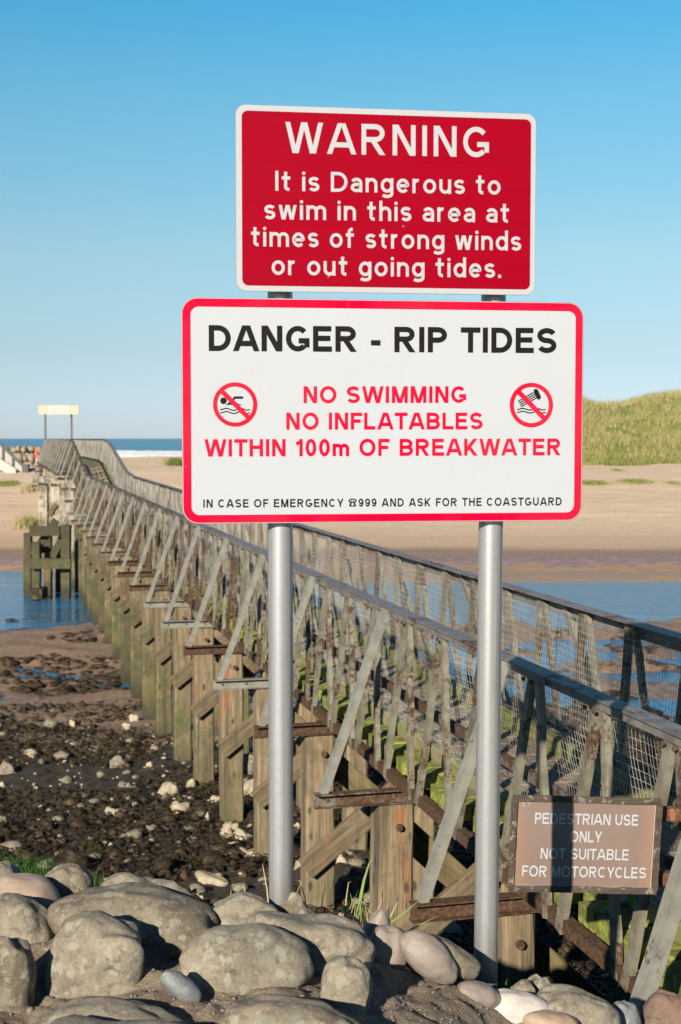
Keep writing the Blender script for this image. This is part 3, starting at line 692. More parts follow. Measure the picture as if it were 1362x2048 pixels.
# telephone mark
tx, tz = hb(705, 1005.5); mb = MB()
def poly2(mb, pts, y):
    n = len(pts); mb.add([(p[0], y, p[1]) for p in pts], [tuple(range(n))])
def thick_line(mb, pts, w, y, cap=True):
    L, Q_ = [], []
    for i, p in enumerate(pts):
        a, b = pts[max(i - 1, 0)], pts[min(i + 1, len(pts) - 1)]; dx, dy = b[0] - a[0], b[1] - a[1]; l_ = math.hypot(dx, dy) or 1
        L.append((p[0] - dy / l_ * w / 2, p[1] + dx / l_ * w / 2)); Q_.append((p[0] + dy / l_ * w / 2, p[1] - dx / l_ * w / 2))
    n = len(pts); mb.add([(p[0], y, p[1]) for p in L + Q_], [(i, i + 1, n + i + 1, n + i) for i in range(n - 1)])
    if cap:
        for c_ in (pts[0], pts[-1]): mb.add([(c_[0] + w / 2 * math.cos(k * .5236), y - .00003, c_[1] + w / 2 * math.sin(k * .5236)) for k in range(12)], [tuple(range(12))])
def up_faces(mb, name, mat):
    m = bpy.data.meshes.new(name); m.from_pydata(mb.v, [], mb.f); m.update(); m.materials.append(mat)
    import bmesh
    bm = bmesh.new(); bm.from_mesh(m)
    for f_ in bm.faces:
        f_.normal_update()
        if f_.normal.y > 0: f_.normal_flip()
    bm.to_mesh(m); bm.free(); return m
u = .0014
poly2(mb, [(tx - 7.5 * u, tz - 8 * u), (tx + 7.5 * u, tz - 8 * u), (tx + 5.5 * u, tz + 2.5 * u), (tx - 5.5 * u, tz + 2.5 * u)], -.0012)
thick_line(mb, [(tx - 8 * u, tz + 5 * u), (tx - 4 * u, tz + 7.3 * u), (tx, tz + 8 * u), (tx + 4 * u, tz + 7.3 * u), (tx + 8 * u, tz + 5 * u)], 2.6 * u, -.0013, False)
thick_line(mb, [(tx - 9 * u, tz + 3.5 * u), (tx - 5.5 * u, tz + 3.5 * u)], 3.2 * u, -.0014, False); thick_line(mb, [(tx + 5.5 * u, tz + 3.5 * u), (tx + 9 * u, tz + 3.5 * u)], 3.2 * u, -.0014, False)
thick_line(mb, [(tx - 2.2 * u, tz + 2.5 * u), (tx - 2.2 * u, tz + 5 * u)], 1.3 * u, -.0014, False); thick_line(mb, [(tx + 2.2 * u, tz + 2.5 * u), (tx + 2.2 * u, tz + 5 * u)], 1.3 * u, -.0014, False)
put('telephone_mark', up_faces(mb, 'telephone_mark', M['black_print']), big)
mb = MB()
poly2(mb, [(tx + 3 * u * math.cos(i * .5236), tz - 3.2 * u + 3 * u * math.sin(i * .5236)) for i in range(12)], -.0016)
put('telephone_dial', up_faces(mb, 'telephone_dial', M['white_print']), big)
# prohibition marks
def ban(cx, cz, ro, ri, name):
    mb = MB(); n = 48
    for i in range(n):
        a, b = 2 * math.pi * i / n, 2 * math.pi * (i + 1) / n
        mb.add([(cx + ro * math.cos(a), -.0016, cz + ro * math.sin(a)), (cx + ro * math.cos(b), -.0016, cz + ro * math.sin(b)), (cx + ri * math.cos(b), -.0016, cz + ri * math.sin(b)), (cx + ri * math.cos(a), -.0016, cz + ri * math.sin(a))], [(0, 1, 2, 3)])
    k = ri * 1.02 * math.sqrt(.5)
    thick_line(mb, [(cx - k, cz + k), (cx + k, cz - k)], (ro - ri) * 1.15, -.0017, False)
    put(name, up_faces(mb, name, M['bright_red']), big)
px1 = hb(471, 809)[0] - hb(470, 809)[0]
cx, cz = hb(470.3, 809); ban(cx, cz, 44.3 * px1, 36 * px1, 'no_swimming_mark')
mb = MB(); q = px1 / 4.54
P2 = lambda x, y: (cx + (x - 319) * q, cz - (y - 313) * q)
poly2(mb, [(P2(213, 280)[0] + 30 * q * math.cos(i * .3491), P2(213, 280)[1] + 30 * q * math.sin(i * .3491)) for i in range(18)], -.0011)
thick_line(mb, [P2(382, 250), P2(318, 250), P2(282, 286)], 23 * q, -.0012)
poly2(mb, [P2(230, 322), P2(262, 292), P2(300, 268), P2(330, 292), P2(352, 308), P2(386, 318), P2(350, 321), P2(322, 326), P2(280, 316), P2(250, 317)], -.0010)
for yy in (351, 380): thick_line(mb, [P2(186 + 265 * i / 24, yy + 6 - 9 * math.sin(i / 24 * 4.0 * math.pi - .9) * (1 if 1 < i < 23 else .5)) for i in range(25)], 10 * q, -.0012)
put('swimmer_symbol', up_faces(mb, 'swimmer_symbol', M['black_print']), big)
cx2, cz2 = hb(1062.5, 810.1); px2 = (hb(1063, 810)[0] - hb(1062, 810)[0]); ban(cx2, cz2, 43.3 * px2, 35 * px2, 'no_inflatables_mark')
mb = MB(); q2 = px2 / 5.675
P3 = lambda x, y: (cx2 + (x - 922) * q2, cz2 - (y - 398) * q2)
for a, b in (((776, 355), (940, 262)), ((786, 376), (952, 283)), ((797, 396), (962, 303)), ((808, 415), (974, 322))): thick_line(mb, [P3(*a), P3(*b)], 13 * q2, -.0011)
thick_line(mb, [P3(972, 246), P3(1003, 310)], 54 * q2, -.0013)
for yy in (440, 472): thick_line(mb, [P3(766 + 315 * i / 24, yy + 4 - 9 * math.sin(i / 24 * 4.0 * math.pi - .9) * (1 if 1 < i < 23 else .5)) for i in range(25)], 12.5 * q2, -.0012)
put('inflatable_symbol', up_faces(mb, 'inflatable_symbol', M['black_print']), big)
# a small nick in the A of DANGER
PL = hb(560, 820)[0]; PR = hb(984, 820)[0]
rail_back(big, BX1 - BX0, 0, (BZ0 + .12, BZ1 - .12), (PL, PR))

# upper board
top, ht = board_root('warning_sign', 771, 400, 4.045, YAW, 'deep red reflective sign board with white rim reading WARNING, above the white board', 'sign')
c4 = [ht(*p) for p in ((471, 209), (1073, 227), (1069.5, 591), (472, 582))]
TX0 = (c4[0][0] + c4[3][0]) / 2; TX1 = (c4[1][0] + c4[2][0]) / 2; TZ1 = (c4[0][1] + c4[1][1]) / 2; TZ0 = (c4[2][1] + c4[3][1]) / 2
put('panel', slab(rrect(TX0, TX1, TZ0, TZ1, .030), 0, .003).mesh('panel', M['sheet_back']), top)
put('white_rim', slab(rrect(TX0 + .001, TX1 - .001, TZ0 + .001, TZ1 - .001, .029), -.0006, -.0001).mesh('white_rim', M['reflective_white']), top)
put('red_face', slab(rrect(TX0 + .018, TX1 - .016, TZ0 + .017, TZ1 - .0175, .018), -.0011, -.0006).mesh('red_face', M['deep_red']), top)
rw = M['reflective_white']
sign_line(top, ht, 'lettering', 'WARNING', 570.5, 306, 977.5, 315.3, 61.5, .165, rw, base=.0011, gap=.24)
sign_line(top, ht, 'lettering', 'It is Dangerous to', 550.5, 381.6, 1000.7, 389.6, 39.5, .16, rw, base=.0011, gap=.17, space=.42)
sign_line(top, ht, 'lettering', 'swim in this area at', 528.7, 438.6, 1018, 445.6, 39.5, .16, rw, base=.0011, gap=.17, space=.42)
sign_line(top, ht, 'lettering', 'times of strong winds', 502.2, 492.6, 1042, 501.6, 39.5, .16, rw, base=.0011, gap=.17, space=.42)
sign_line(top, ht, 'lettering', 'or out going tides.', 543.2, 549.8, 1002, 555.9, 39.5, .16, rw, base=.0011, gap=.17, space=.42)
rail_back(top, TX1 - TX0, 0, (TZ0 + .10, TZ1 - .10), (ht(560, 400)[0], ht(985, 400)[0]))

# posts
def post(px_t, py_t, px_b, py_b, y_b, label, off):
    yb = y_b + off; b = at_depth(px_b, py_b, yb); b = Vector((b.x, b.y, b.z))
    t_ = at_depth(px_t, py_t, yb); t_.y = yb
    ax = (t_ - b).normalized(); z1 = EYE + .93; t_ = b + ax * ((z1 - b.z) / ax.z); b = b - ax * .35
    r = empty('sign_post', b, label, 'post')
    L = (t_ - b).length; rad = .0375
    pts = [Vector((0, 0, L * i / 14)) for i in range(15)]; mb = MB()
    mb.sweep(circ(rad, 40), pts, side=(1, 0, 0))
    mt = ax.to_track_quat('Z', 'Y').to_matrix().to_4x4()
    put('tube', mb.mesh('tube', M['alu'], True), r, mt)
    put('tube_seam', MB().sweep(rect(.0012, .0006), [(-.0125, -.0357, .02), (-.0125, -.0357, L - .02)], side=(1, 0, 0)).mesh('tube_seam', M['sheet_back']), r, mt)
    k = MB().sweep(circ(rad + .002, 32), [(0, 0, L - .002), (0, 0, L + .012)], side=(1, 0, 0)).mesh('post_cap', M['dark_steel']); put('post_cap', k, r, mt)
    for p in r.children:
        if p.data.name.startswith('tube') : pass
    return r
ex = Vector((math.cos(YAW), math.sin(YAW), 0)); nn = Vector((-math.sin(YAW), math.cos(YAW), 0))
def post_y(px):   # depth of the sign plane at that pixel column
    p0 = at_depth(764, 822, 4.05); d = ray(px, 822); t_ = (p0 - Vector((0, 0, EYE))).dot(nn) / d.dot(nn); return (d * t_).y
post(559.5, 590, 562, 1815, post_y(560), 'left galvanised tube post carrying both warning boards', .062)
post(987, 590, 971.5, 1930, post_y(984), 'right galvanised tube post carrying both warning boards', .062)

# ------------------------------------------------------------------ small brown sign on its rusty rails
BY = 5.08; byaw = R(4)
br, hbr = board_root('pedestrian_sign', 1170, 1690, BY, byaw, 'small faded brown wood framed sign reading PEDESTRIAN USE ONLY, crossed by a post shadow', 'sign')
bc = [hbr(*p) for p in ((1026.6, 1592), (1323, 1600), (1311.5, 1786), (1016.5, 1780))]
roll = math.atan2(bc[1][1] - bc[0][1], bc[1][0] - bc[0][0]) * .5 + math.atan2(bc[2][1] - bc[3][1], bc[2][0] - bc[3][0]) * .5
skew = -((bc[0][0] - bc[3][0]) / (bc[0][1] - bc[3][1]) + (bc[1][0] - bc[2][0]) / (bc[1][1] - bc[2][1])) / 2
roll = (roll + skew) / 2
br.rotation_euler = (0, roll * -1, byaw)
cs, sn = math.cos(-roll), math.sin(-roll)
def unroll(p): return (p[0] * cs - p[1] * sn, p[0] * sn + p[1] * cs)
bc = [unroll(p) for p in bc]
W0, W1 = (bc[0][0] + bc[3][0]) / 2, (bc[1][0] + bc[2][0]) / 2; H1, H0 = (bc[0][1] + bc[1][1]) / 2, (bc[2][1] + bc[3][1]) / 2
hr_ = lambda a, b: unroll(hbr(a, b))
fw = .0115
put('sign_panel', MB().box((W0 + .004, .004, H0 + .004), (W1 - .004, .018, H1 - .004)).mesh('sign_panel', M['brown_panel']), br)
def fr(a, b, name='frame_rail'):
    n = 14; pts = [Vector(a).lerp(Vector(b), i / n) for i in range(n + 1)]
    pts = [p + Vector((rnd.uniform(-.0012, .0012), 0, rnd.uniform(-.0012, .0012))) for p in pts]
    sec = [(-fw / 2, -.011), (fw / 2, -.011), (fw / 2, .009), (fw * .3, .012), (-fw * .3, .012), (-fw / 2, .009)]
    put(name, MB().sweep(sec, pts, side=(0, 1, 0)).mesh(name, M['frame_wood']), br)
h_ = fw / 2 + .001
fr((W0, 0, H1 - h_), (W1, 0, H1 - h_)); fr((W0, 0, H0 + h_), (W1, 0, H0 + h_))
fr((W0 + h_, -.002, H0 + fw), (W0 + h_, -.002, H1 - fw)); fr((W1 - h_, -.002, H0 + fw), (W1 - h_, -.002, H1 - fw))
P = rrect(W0 + fw + .009, W1 - fw - .009, H0 + fw + .006, H1 - fw - .006, .002, 2); Q = rrect(W0 + fw + .0105, W1 - fw - .0105, H0 + fw + .0075, H1 - fw - .0075, .001, 2)
put('white_outline', ring(P, Q, .0034, .0039).mesh('white_outline', M['white_print']), br)
def hline(txt, xl, yl, xr, yr, cap, **k):
    f = lambda a, b: hr_(1000 + a / 3.762, 1560 + b / 3.762)
    a, b = f(xl, yl), f(xr, yr); cp = f((xl + xr) / 2, (yl + yr) / 2 - cap)[1] - f((xl + xr) / 2, (yl + yr) / 2)[1]
    words_mesh(br, 'lettering', txt, a[0], b[0], a[1], b[1], cp, .155, M['white_print'], gap=.16, mtx=Matrix.Translation((0, .0042, 0)), **k)
hline('PEDESTRIAN USE', 263, 330, 1040, 346, 82); hline('ONLY', 526, 468, 768, 472, 82)
hline('NOT SUITABLE', 306, 595, 968, 607, 82); hline('FOR MOTORCYCLES', 166, 727, 1098, 743, 82)
mb = MB()
for a, b in (((182, 150), (176, 175)), ((176, 175), (184, 205)), ((222, 160), (224, 186))):
    A_, B_ = hr_(1000 + a[0] / 3.762, 1560 + a[1] / 3.762), hr_(1000 + b[0] / 3.762, 1560 + b[1] / 3.762); thick_line(mb, [A_, B_], .0022, .0032)
put('paint_chips', up_faces(mb, 'paint_chips', M['white_print']), br)
bar = empty('rusty_guard_rail', at_depth(1330, 1700, BY + .05), 'pair of rusty horizontal rails fixed behind the small brown sign', 'barrier')
for py in (1627, 1756):
    a = at_depth(1060, py - 5, BY + .085) - bar.location; b = at_depth(1335, py, BY + .13) - bar.location; d_ = (b - a).normalized()
    pts = [a + d_ * (i * .1) + Vector((0, 0, rnd.uniform(-.0015, .0015))) for i in range(13)]
    sec = [(-.024, -.02), (-.02, -.026), (.02, -.026), (.024, -.02), (.024, .02), (.02, .026), (-.02, .026), (-.024, .02)]
    put('rail', MB().sweep(sec, pts, side=(0, 1, 0)).mesh('rail', M['rust_rail']), bar)
k = at_depth(1440, 1700, BY + .10) - bar.location
put('upright', MB().box((k.x, k.y - .0, -1.0), (k.x + .07, k.y + .07, .30)).mesh('upright', M['rust_rail']), bar)

# ------------------------------------------------------------------ footbridge
TH, SL = .2489, .0018; UN, UF, UB = 2.7147, 4.0226, 2.1386; HR, HB = -1.2133, -2.5263; S0, BAY = 6.8595, 2.3
dv = Vector((-math.sin(TH), math.cos(TH), 0)); rv = Vector((math.cos(TH), math.sin(TH), 0)); ORG = Vector((0, 0, EYE))
def rise(s): return SL * s + float(np.interp(s, [0, 43, 51.3, 79, 93], [0, 0, 1.10, 1.06, -1.2]))
def B(s, u_, h): 
    p = ORG + dv * s + rv * u_; p.z += h + rise(s); return p
KMIN, KMAX = -2, 36
bridge = empty('footbridge', Vector((2.4, 4.4, 2.9)), 'long rusty steel and timber footbridge running out to the far beach', 'footbridge')
bo = bridge.location.copy()
cnt = {}; joined = {}
mesh_cache = {}
def bpart(name, key, make, p0, p1, side, limit=None):
    """a piece from p0 to p1 whose mesh (local x from 0 to L) is shared by length"""
    L = round((Vector(p1) - Vector(p0)).length, 2); k = (name, key, L)
    if k not in mesh_cache: mesh_cache[k] = make(L)
    m = mesh_cache[k]; mt = span(Vector(p0) - bo, Vector(p1) - bo, side)
    cnt[name] = cnt.get(name, 0) + 1
    if limit and cnt[name] > limit:
        joined.setdefault(name, []).append((m, mt)); return None
    return put(name, m, bridge, mt)
def bent(L, sec, mat, name, amp=.004, n=5, sm=False):
    pts = [(L * i / n, rnd.uniform(-amp, amp) if 0 < i < n else 0, rnd.uniform(-amp, amp) if 0 < i < n else 0) for i in range(n + 1)]
    return MB().sweep(sec, pts, side=(0, 1, 0)).mesh(name, mat, sm)
def timber_mesh(name, L, w, t_, mat, wear=.006, n=None, ch=.012):
    n = n or max(3, int(L / .22)); sec = [(-w / 2 + ch, -t_ / 2), (w / 2 - ch, -t_ / 2), (w / 2, -t_ / 2 + ch), (w / 2, t_ / 2 - ch), (w / 2 - ch, t_ / 2), (-w / 2 + ch, t_ / 2), (-w / 2, t_ / 2 - ch), (-w / 2, -t_ / 2 + ch)]
    mb = MB(); V = []; 
    for i in range(n + 1):
        o1, o2, s_ = rnd.uniform(-wear, wear) * .5, rnd.uniform(-wear, wear) * .5, 1 + rnd.uniform(-1, 1) * wear * 2
        V += [(L * i / n, a * s_ + o1 + rnd.uniform(-wear, wear) * .5, b * s_ + o2 + rnd.uniform(-wear, wear) * .5) for a, b in sec]
    k = 8; Fs = [(i * k + j, i * k + (j + 1) % k, (i + 1) * k + (j + 1) % k, (i + 1) * k + j) for i in range(n) for j in range(k)]
    Fs += [tuple(range(k))[::-1], tuple(n * k + j for j in range(k))]
    return mb.add(V, Fs).mesh(name, mat)
upv = Vector((0, 0, 1)); DK = -2.25          # deck top
bays = list(range(KMIN, KMAX + 1))
def s_of(k): return S0 + BAY * k
# rails: one length per bay
for side, U, out in (('near', UN, -1), ('far', UF, 1)):
    for k in bays:
        s0, s1 = s_of(k), s_of(k + 1)
        def mk(L, out=out):
            mb = MB(); n = 3
            sec = [(-.055, -.008), (.05, -.008), (.05, 0.0), (-.055, 0.0)]
            leg = [(.026, -.05), (.034, -.05), (.034, -.0082), (.026, -.0082)]
            if out > 0: leg = [(-.054, -.115), (-.046, -.115), (-.046, -.0082), (-.054, -.0082)]; sec = [(-.055, -.008), (.06, -.008), (.06, 0.0), (-.055, 0.0)]
            for q_ in (sec, leg): mb.sweep(q_, [(0, 0, 0), (L, 0, 0)], side=(0, -1, 0))
            return mb.mesh('top_rail', M['rail_steel'] if s0 < 20 or out > 0 else M['rusty_steel'])
        bpart('top_rail', (side, s0 < 20), mk, B(s0 + .004, U, HR), B(s1 - .004, U, HR), rv)
def truss_u(near, top):
    return (UN - .005 if top else UN - .065) if near else (UF + .01 if top else UF + .06)
# truss bars: three narrow inverted Vs in each bay; braces and beams one to a bay
FV = {}
for k in bays:
    s0 = s_of(k)
    for near in (True, False):
        U = UN if near else UF; od = -rv if near else rv
        for j in range(3):
            st = s0 + BAY * (.19 + j / 3) + rnd.uniform(-.03, .03)
            for sg in (-1, 1):
                sf = st + sg * .30 + rnd.uniform(-.03, .03)
                w = rnd.choice((.055, .06, .07)) if sg > 0 else .05
                key = (w, rnd.randrange(3), round(rnd.random()))
                mat = M['grey_steel'] if rnd.random() < np.interp(s0, [8, 16, 30], [.84, .5, .2]) else M['rusty_steel']
                key = key + (mat.name,)
                pt_ = B(st + sg * .035, truss_u(near, True), HR - .03); pb = B(sf, truss_u(near, False), DK - .17)
                bpart('truss_bar', key, lambda L, w=w, mat=mat: bent(L, lsec(w, .035, .007), mat, 'truss_bar', .006, 6), pt_, pb, dv, 300)
        # outrigger brace
        ub = UB if near else UF + (UN - UB)
        key = ('b', rnd.randrange(3))
        bpart('outrigger_brace', key, lambda L: bent(L, lsec(.082, .05, .007), M['brace_steel'], 'outrigger_brace', .004, 5), B(s0 + .05, U, HR - .02) + od * .035, B(s0 + .03, ub, HB) + (-od) * .07, dv)
    # cross beam
    def mkb(L):
        mb = MB()
        mb.sweep([(-.045, -.006), (.045, -.006), (.045, .003), (-.045, .003)], [(0, 0, 0), (L, 0, 0)], side=(0, 1, 0))
        mb.sweep([(.012, -.094), (.020, -.094), (.020, -.0065), (.012, -.0065)], [(0, 0, 0), (L, 0, 0)], side=(0, 1, 0))
        mb.sweep([(-.03, -.100), (.045, -.100), (.045, -.0945), (-.03, -.0945)], [(0, 0, 0), (L, 0, 0)], side=(0, 1, 0))
        return mb
    mt_ = M['rusty_steel'] if rnd.random() < .8 else M['brace_steel']
    if k in (0, 2, 4, 8, 9): mt_ = M['rust']
    if k in (1, 3, 5, 6): mt_ = M['brace_steel'] if k != 1 else M['rusty_steel']
    o = bpart('cross_beam', mt_.name, lambda L, mt_=mt_: mkb(L).mesh('cross_beam', mt_), B(s0, UB, HB), B(s0, UF + (UN - UB), HB), dv)
    # timber headstock and a lighter packing under the deck
    bpart('headstock', 'h', lambda L: timber_mesh('headstock', L, .20, .10, M['mossy_timber'], .003), B(s0 + .17, UN + .02, HB + .05), B(s0 + .17, UF - .02, HB + .05), dv)
    bpart('packing_board', 'h', lambda L: timber_mesh('packing_board', L, .12, .045, M['mossy_timber'], .002, ch=.004), B(s0 + .13, UN - .05, HB - .13), B(s0 + .13, UF - .1, HB - .13), dv)
    # longitudinal chord and joist
    s1 = s_of(k + 1)
    for near in (True, False):
        uu = UN - .045 if near else UF + .05
        bpart('bottom_chord', near, lambda L: MB().sweep(lsec(.06, .07, .008), [(0, 0, 0), (L, 0, 0)], side=(0, 1, 0)).mesh('bottom_chord', M['rust']), B(s0 + .003, uu, DK - .135), B(s1 - .003, uu, DK - .135), rv)
    for uu in (UN + .35, UF - .3):
        bpart('deck_joist', 'j', lambda L: timber_mesh('deck_joist', L, .10, .14, M['knee'], .002, 3), B(s0 + .003, uu, DK - .165), B(s1 - .003, uu, DK - .165), rv)
    # inner mid rail on the near side
    bpart('mid_rail', 'm', lambda L: MB().sweep(lsec(.03, .062, .006), [(0, 0, 0), (L, 0, 0)], side=(0, 1, 0)).mesh('mid_rail', M['rusty_steel']), B(s0 + .003, UN + .055, -1.83), B(s1 - .003, UN + .055, -1.83), rv)
    # kerbs: three short blocks a bay on each edge
    for near in (True, False):
        for j in range(3):
            a = s0 + BAY * (.19 + (j - .5) / 3) + .03; uu = UN + .23 if near else UF - .16
            bpart('kerb_block', near, lambda L: timber_mesh('kerb_block', L, .09, .10, M['kerb'], .004, 3), B(a, uu, DK + .045), B(a + BAY / 3 - .05, uu, DK + .045), rv)
    # wire mesh infill, joined wires of one bay
    for near in (True, False):
        sh = rise(s1) - rise(s0); key = ('mesh', near, round(sh, 2))
        if key not in mesh_cache:
            mb = MB(); ut, ul = (UN + .035, UN + .20) if near else (UF - .035, UF - .10)
            ht_, hl = HR - .06, DK + .06; r_ = .0012; L = BAY
            def W(s, f_, jit=.012):
                wv = .012 * vn(np.array(s * 2.3 + 5), np.array(f_ * 3.1), s=77) + .010 * vn(np.array(s * 6), np.array(f_ * 5), s=78)
                return dv * s + rv * (ut + (ul - ut) * f_ + float(wv)) + upv * (ht_ + (hl - ht_) * f_ + sh * s / L + float(wv) * .6)
            nv = int(L / .034)
            for i in range(nv):
                s_ = (i + .5) * L / nv
                mb.sweep(circ(r_, 3), [W(s_ + .006 * math.sin(i * 7.7 + j) * (j > 0), j / 5) for j in range(6)], side=tuple(dv))
            for i in range(20):
                f_ = i / 19.0
                mb.sweep(circ(r_, 3), [W(L * j / 8, f_) for j in range(9)], side=(0, 0, 1))
            mesh_cache[key] = mb.mesh('wire_mesh', M['wire'])
        o = put('wire_mesh', mesh_cache[key], bridge, Matrix.Translation(ORG + dv * s0 + upv * rise(s0) - bo)); tag(o, kind='stuff')
# deck planks: four to a group, notched where the truss feet pass
for k in bays:
    for j in range(3):
        a = s_of(k) + BAY * (.19 + (j - .5) / 3); n = 4; pw = (BAY / 3) / n
        for i in range(n):
            sm = a + pw * (i + .5); notch = i == 3
            ua = UN - .01 + rnd.uniform(-.014, .014) if not notch else UN + .08 + rnd.uniform(-.01, .02); ub_ = UF - .01
            key = (notch, rnd.randrange(4))
            o = bpart('deck_plank', key, lambda L, pw=pw: timber_mesh('deck_plank', L, pw - .018, .095, M['plank'], .003, 4, .005), B(sm, ua, DK - .05 + rnd.uniform(-.004, .004)), B(sm, ub_, DK - .05), dv, 300)
# piles, knee braces, cross braces
for k in range(-1, KMAX + 1):
    s0 = s_of(k)
    pale = s0 > 49
    for near in (True, False):
        u_ = UN + .02 if near else 3.68
        if k % 1: continue
        topz = B(s0, u_, HB - .11).z; p = B(s0 + .13, u_, 0); g = gh(p.x, p.y) if p.y < 54 else float(sand_h(np.array([p.x]), np.array([p.y]))[0])
        if p.y < 7: g = 1.6
        L = topz - g + .5; L = math.ceil(L * 4) / 4
        w = .265 if near else .23
        key = (near, rnd.randrange(3), pale)
        a = Vector((p.x, p.y, topz - L)); b = Vector((p.x + rnd.uniform(-.02, .02), p.y, topz))
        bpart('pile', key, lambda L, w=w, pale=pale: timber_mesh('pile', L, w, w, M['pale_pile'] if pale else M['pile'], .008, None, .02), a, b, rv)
    if s0 < 48:
        bpart('cross_brace', ('f', rnd.randrange(3)), lambda L: timber_mesh('cross_brace', L, .20, .07, M['knee'], .004, 6, .006), B(s0 - .055, UN - .14, HB - 1.28), B(s0 - .055, UF - .05, HB - .20), upv)
        bpart('cross_brace', ('b', rnd.randrange(3)), lambda L: timber_mesh('cross_brace', L, .20, .07, M['mossy_timber'], .004, 6, .006), B(s0 + .32, UN - .08, HB - .16), B(s0 + .32, 3.80, HB - 1.25), upv)
        # rusty bolt head on the pile
        bq = B(s0 - .02, UN + .04, HB - .27)
        bpart('bolt', 'p', lambda L: MB().sweep(circ(.026, 6), [(0, 0, 0), (.03, 0, 0)], side=(0, 1, 0)).mesh('bolt', M['rust']), bq, bq - dv * .03, rv)
# small bolts of the near truss, joined
mb = MB()
for k in range(KMIN, 12):
    for j in range(3):
        st = s_of(k) + BAY * (.19 + j / 3)
        for s_, h in ((st - .05, HR - .06), (st + .05, HR - .06)):
            p = B(s_, UN - .045, h) - bo; mb.sweep(circ(.011, 6), [p, p - rv * .014], side=(0, 0, 1))
    for e in (.1, .35, .6):
        p = B(s_of(k), UB + e, HB - .05) - dv * .03 - bo
        mb.sweep(circ(.012, 6), [p + dv * .05, p + dv * .034], side=(0, 0, 1))
tag(put('small_bolt', mb.mesh('small_bolt', M['rust']), bridge), kind='stuff')
for name, items in joined.items():
    V, Fs, n0 = [], [], 0
    for m, mt in items:
        V += [mt @ v.co for v in m.vertices]; Fs += [tuple(i + n0 for i in p.vertices) for p in m.polygons]; n0 = len(V)
    m = bpy.data.meshes.new(name); m.from_pydata(V, [], Fs); m.update(); m.materials.append(items[0][0].materials[0])
    tag(put(name, m, bridge), kind='stuff')
# pale plastic bottle caught on the deck edge, and a scrap on the beam
lit = put('plastic_litter', MB().sweep(circ(.035, 10), [(0, 0, 0), (.02, 0, .0), (.13, .02, .004), (.16, .024, .006)], side=(0, 0, 1)).mesh('plastic_litter', M['white_print'], True), None, Matrix.Translation(B(5.85, UN + .13, DK + .04)))
tag(lit, 'crumpled pale plastic scrap on the mossy deck edge under the brown sign', 'litter')

# far gateway board over the end of the bridge
gs = empty('gateway_sign', B(79, UN, HR), 'pale board held up on two thin posts over the far end of the footbridge', 'sign')
gl = gs.location.copy()
pa, pb = at_depth(91, 877, B(79, UN, 0).y), at_depth(143.5, 877, B(79, UN, 0).y + .2)
for p in (pa, pb):
    t_ = Vector((p.x, p.y, EYE + (877 - 812) / F * p.y)); b = Vector((p.x, p.y, p.z - 1.2))
    put('post', MB().sweep(rect(.09, .09), [b - gl, t_ - gl], side=(1, 0, 0)).mesh('post', M['dark_steel']), gs)
Yb = pa.y - .12
def gbox(x0, x1, name, mat):
    a = at_depth(x0, 829, Yb); b = at_depth(x1, 810.5, Yb)
    put(name, MB().box((a.x - gl.x, -.03 + Yb - gl.y, a.z - gl.z), (b.x - gl.x, .03 + Yb - gl.y, b.z - gl.z)).mesh(name, mat), gs)
gbox(77, 92.5, 'cream_panel', M['cream']); gbox(93, 141, 'white_panel', M['offwhite']); gbox(141.5, 157.5, 'cream_panel', M['cream'])
mb = MB(); a = at_depth(104, 825, Yb - .04) - gl
thick_line(mb, [(a.x, a.z), (a.x + .12, a.z + .28)], .05, a.y, False); thick_line(mb, [(a.x + .12, a.z + .28), (a.x + .22, a.z)], .05, a.y - .002, False)
put('small_emblem', up_faces(mb, 'small_emblem', flat('faded_grey_print', (.45, .42, .38, 1))), gs)

# timber fender beside the bridge at the water
M['fender'] = timber('slimy_fender_timber', (0.06, 0.052, 0.022, 1), (0.03, 0.026, 0.014, 1), .6)
fd = empty('timber_fender', at_depth(95, 1185, 46.0), 'mossy timber fender frame standing in the water left of the footbridge', 'fender')
fl = fd.location.copy()
def ftim(name, x0, y0, x1, y1, d0, w, t_, mat=M['fender'], d1=None):
    a = at_depth(x0, y0, d0) - fl; b = at_depth(x1, y1, d1 or d0) - fl
    L = (b - a).length; put(name, timber_mesh(name, L, w, t_, mat, .012), fd, span(a, b, (0, 1, 0)))
for x, yt, yb_, d_, w in ((56, 1066, 1205, 46.5, .26), (73, 1084, 1200, 45.4, .28), (97, 1060, 1200, 46.9, .22), (132, 1050, 1200, 45.5, .30), (118, 1100, 1205, 47.5, .2)):
    ftim('post', x, yb_, x, yt, d_, .3, w)
for y, x0, x1, d_ in ((1127, 62, 142, 45.1), (1062, 60, 120, 45.6)):
    ftim('waling', x0, y, x1, y, d_, .2, .34)
ftim('brace', 66, 1110, 112, 1040, 45.9, .15, .26); ftim('brace', 104, 1115, 138, 1050, 45.9, .15, .24); ftim('ledge', 70, 1100, 130, 1098, 46.3, .4, .2)
ftim('sill', 66, 1186, 90, 1186, 45.3, .9, .35, M['weed'])
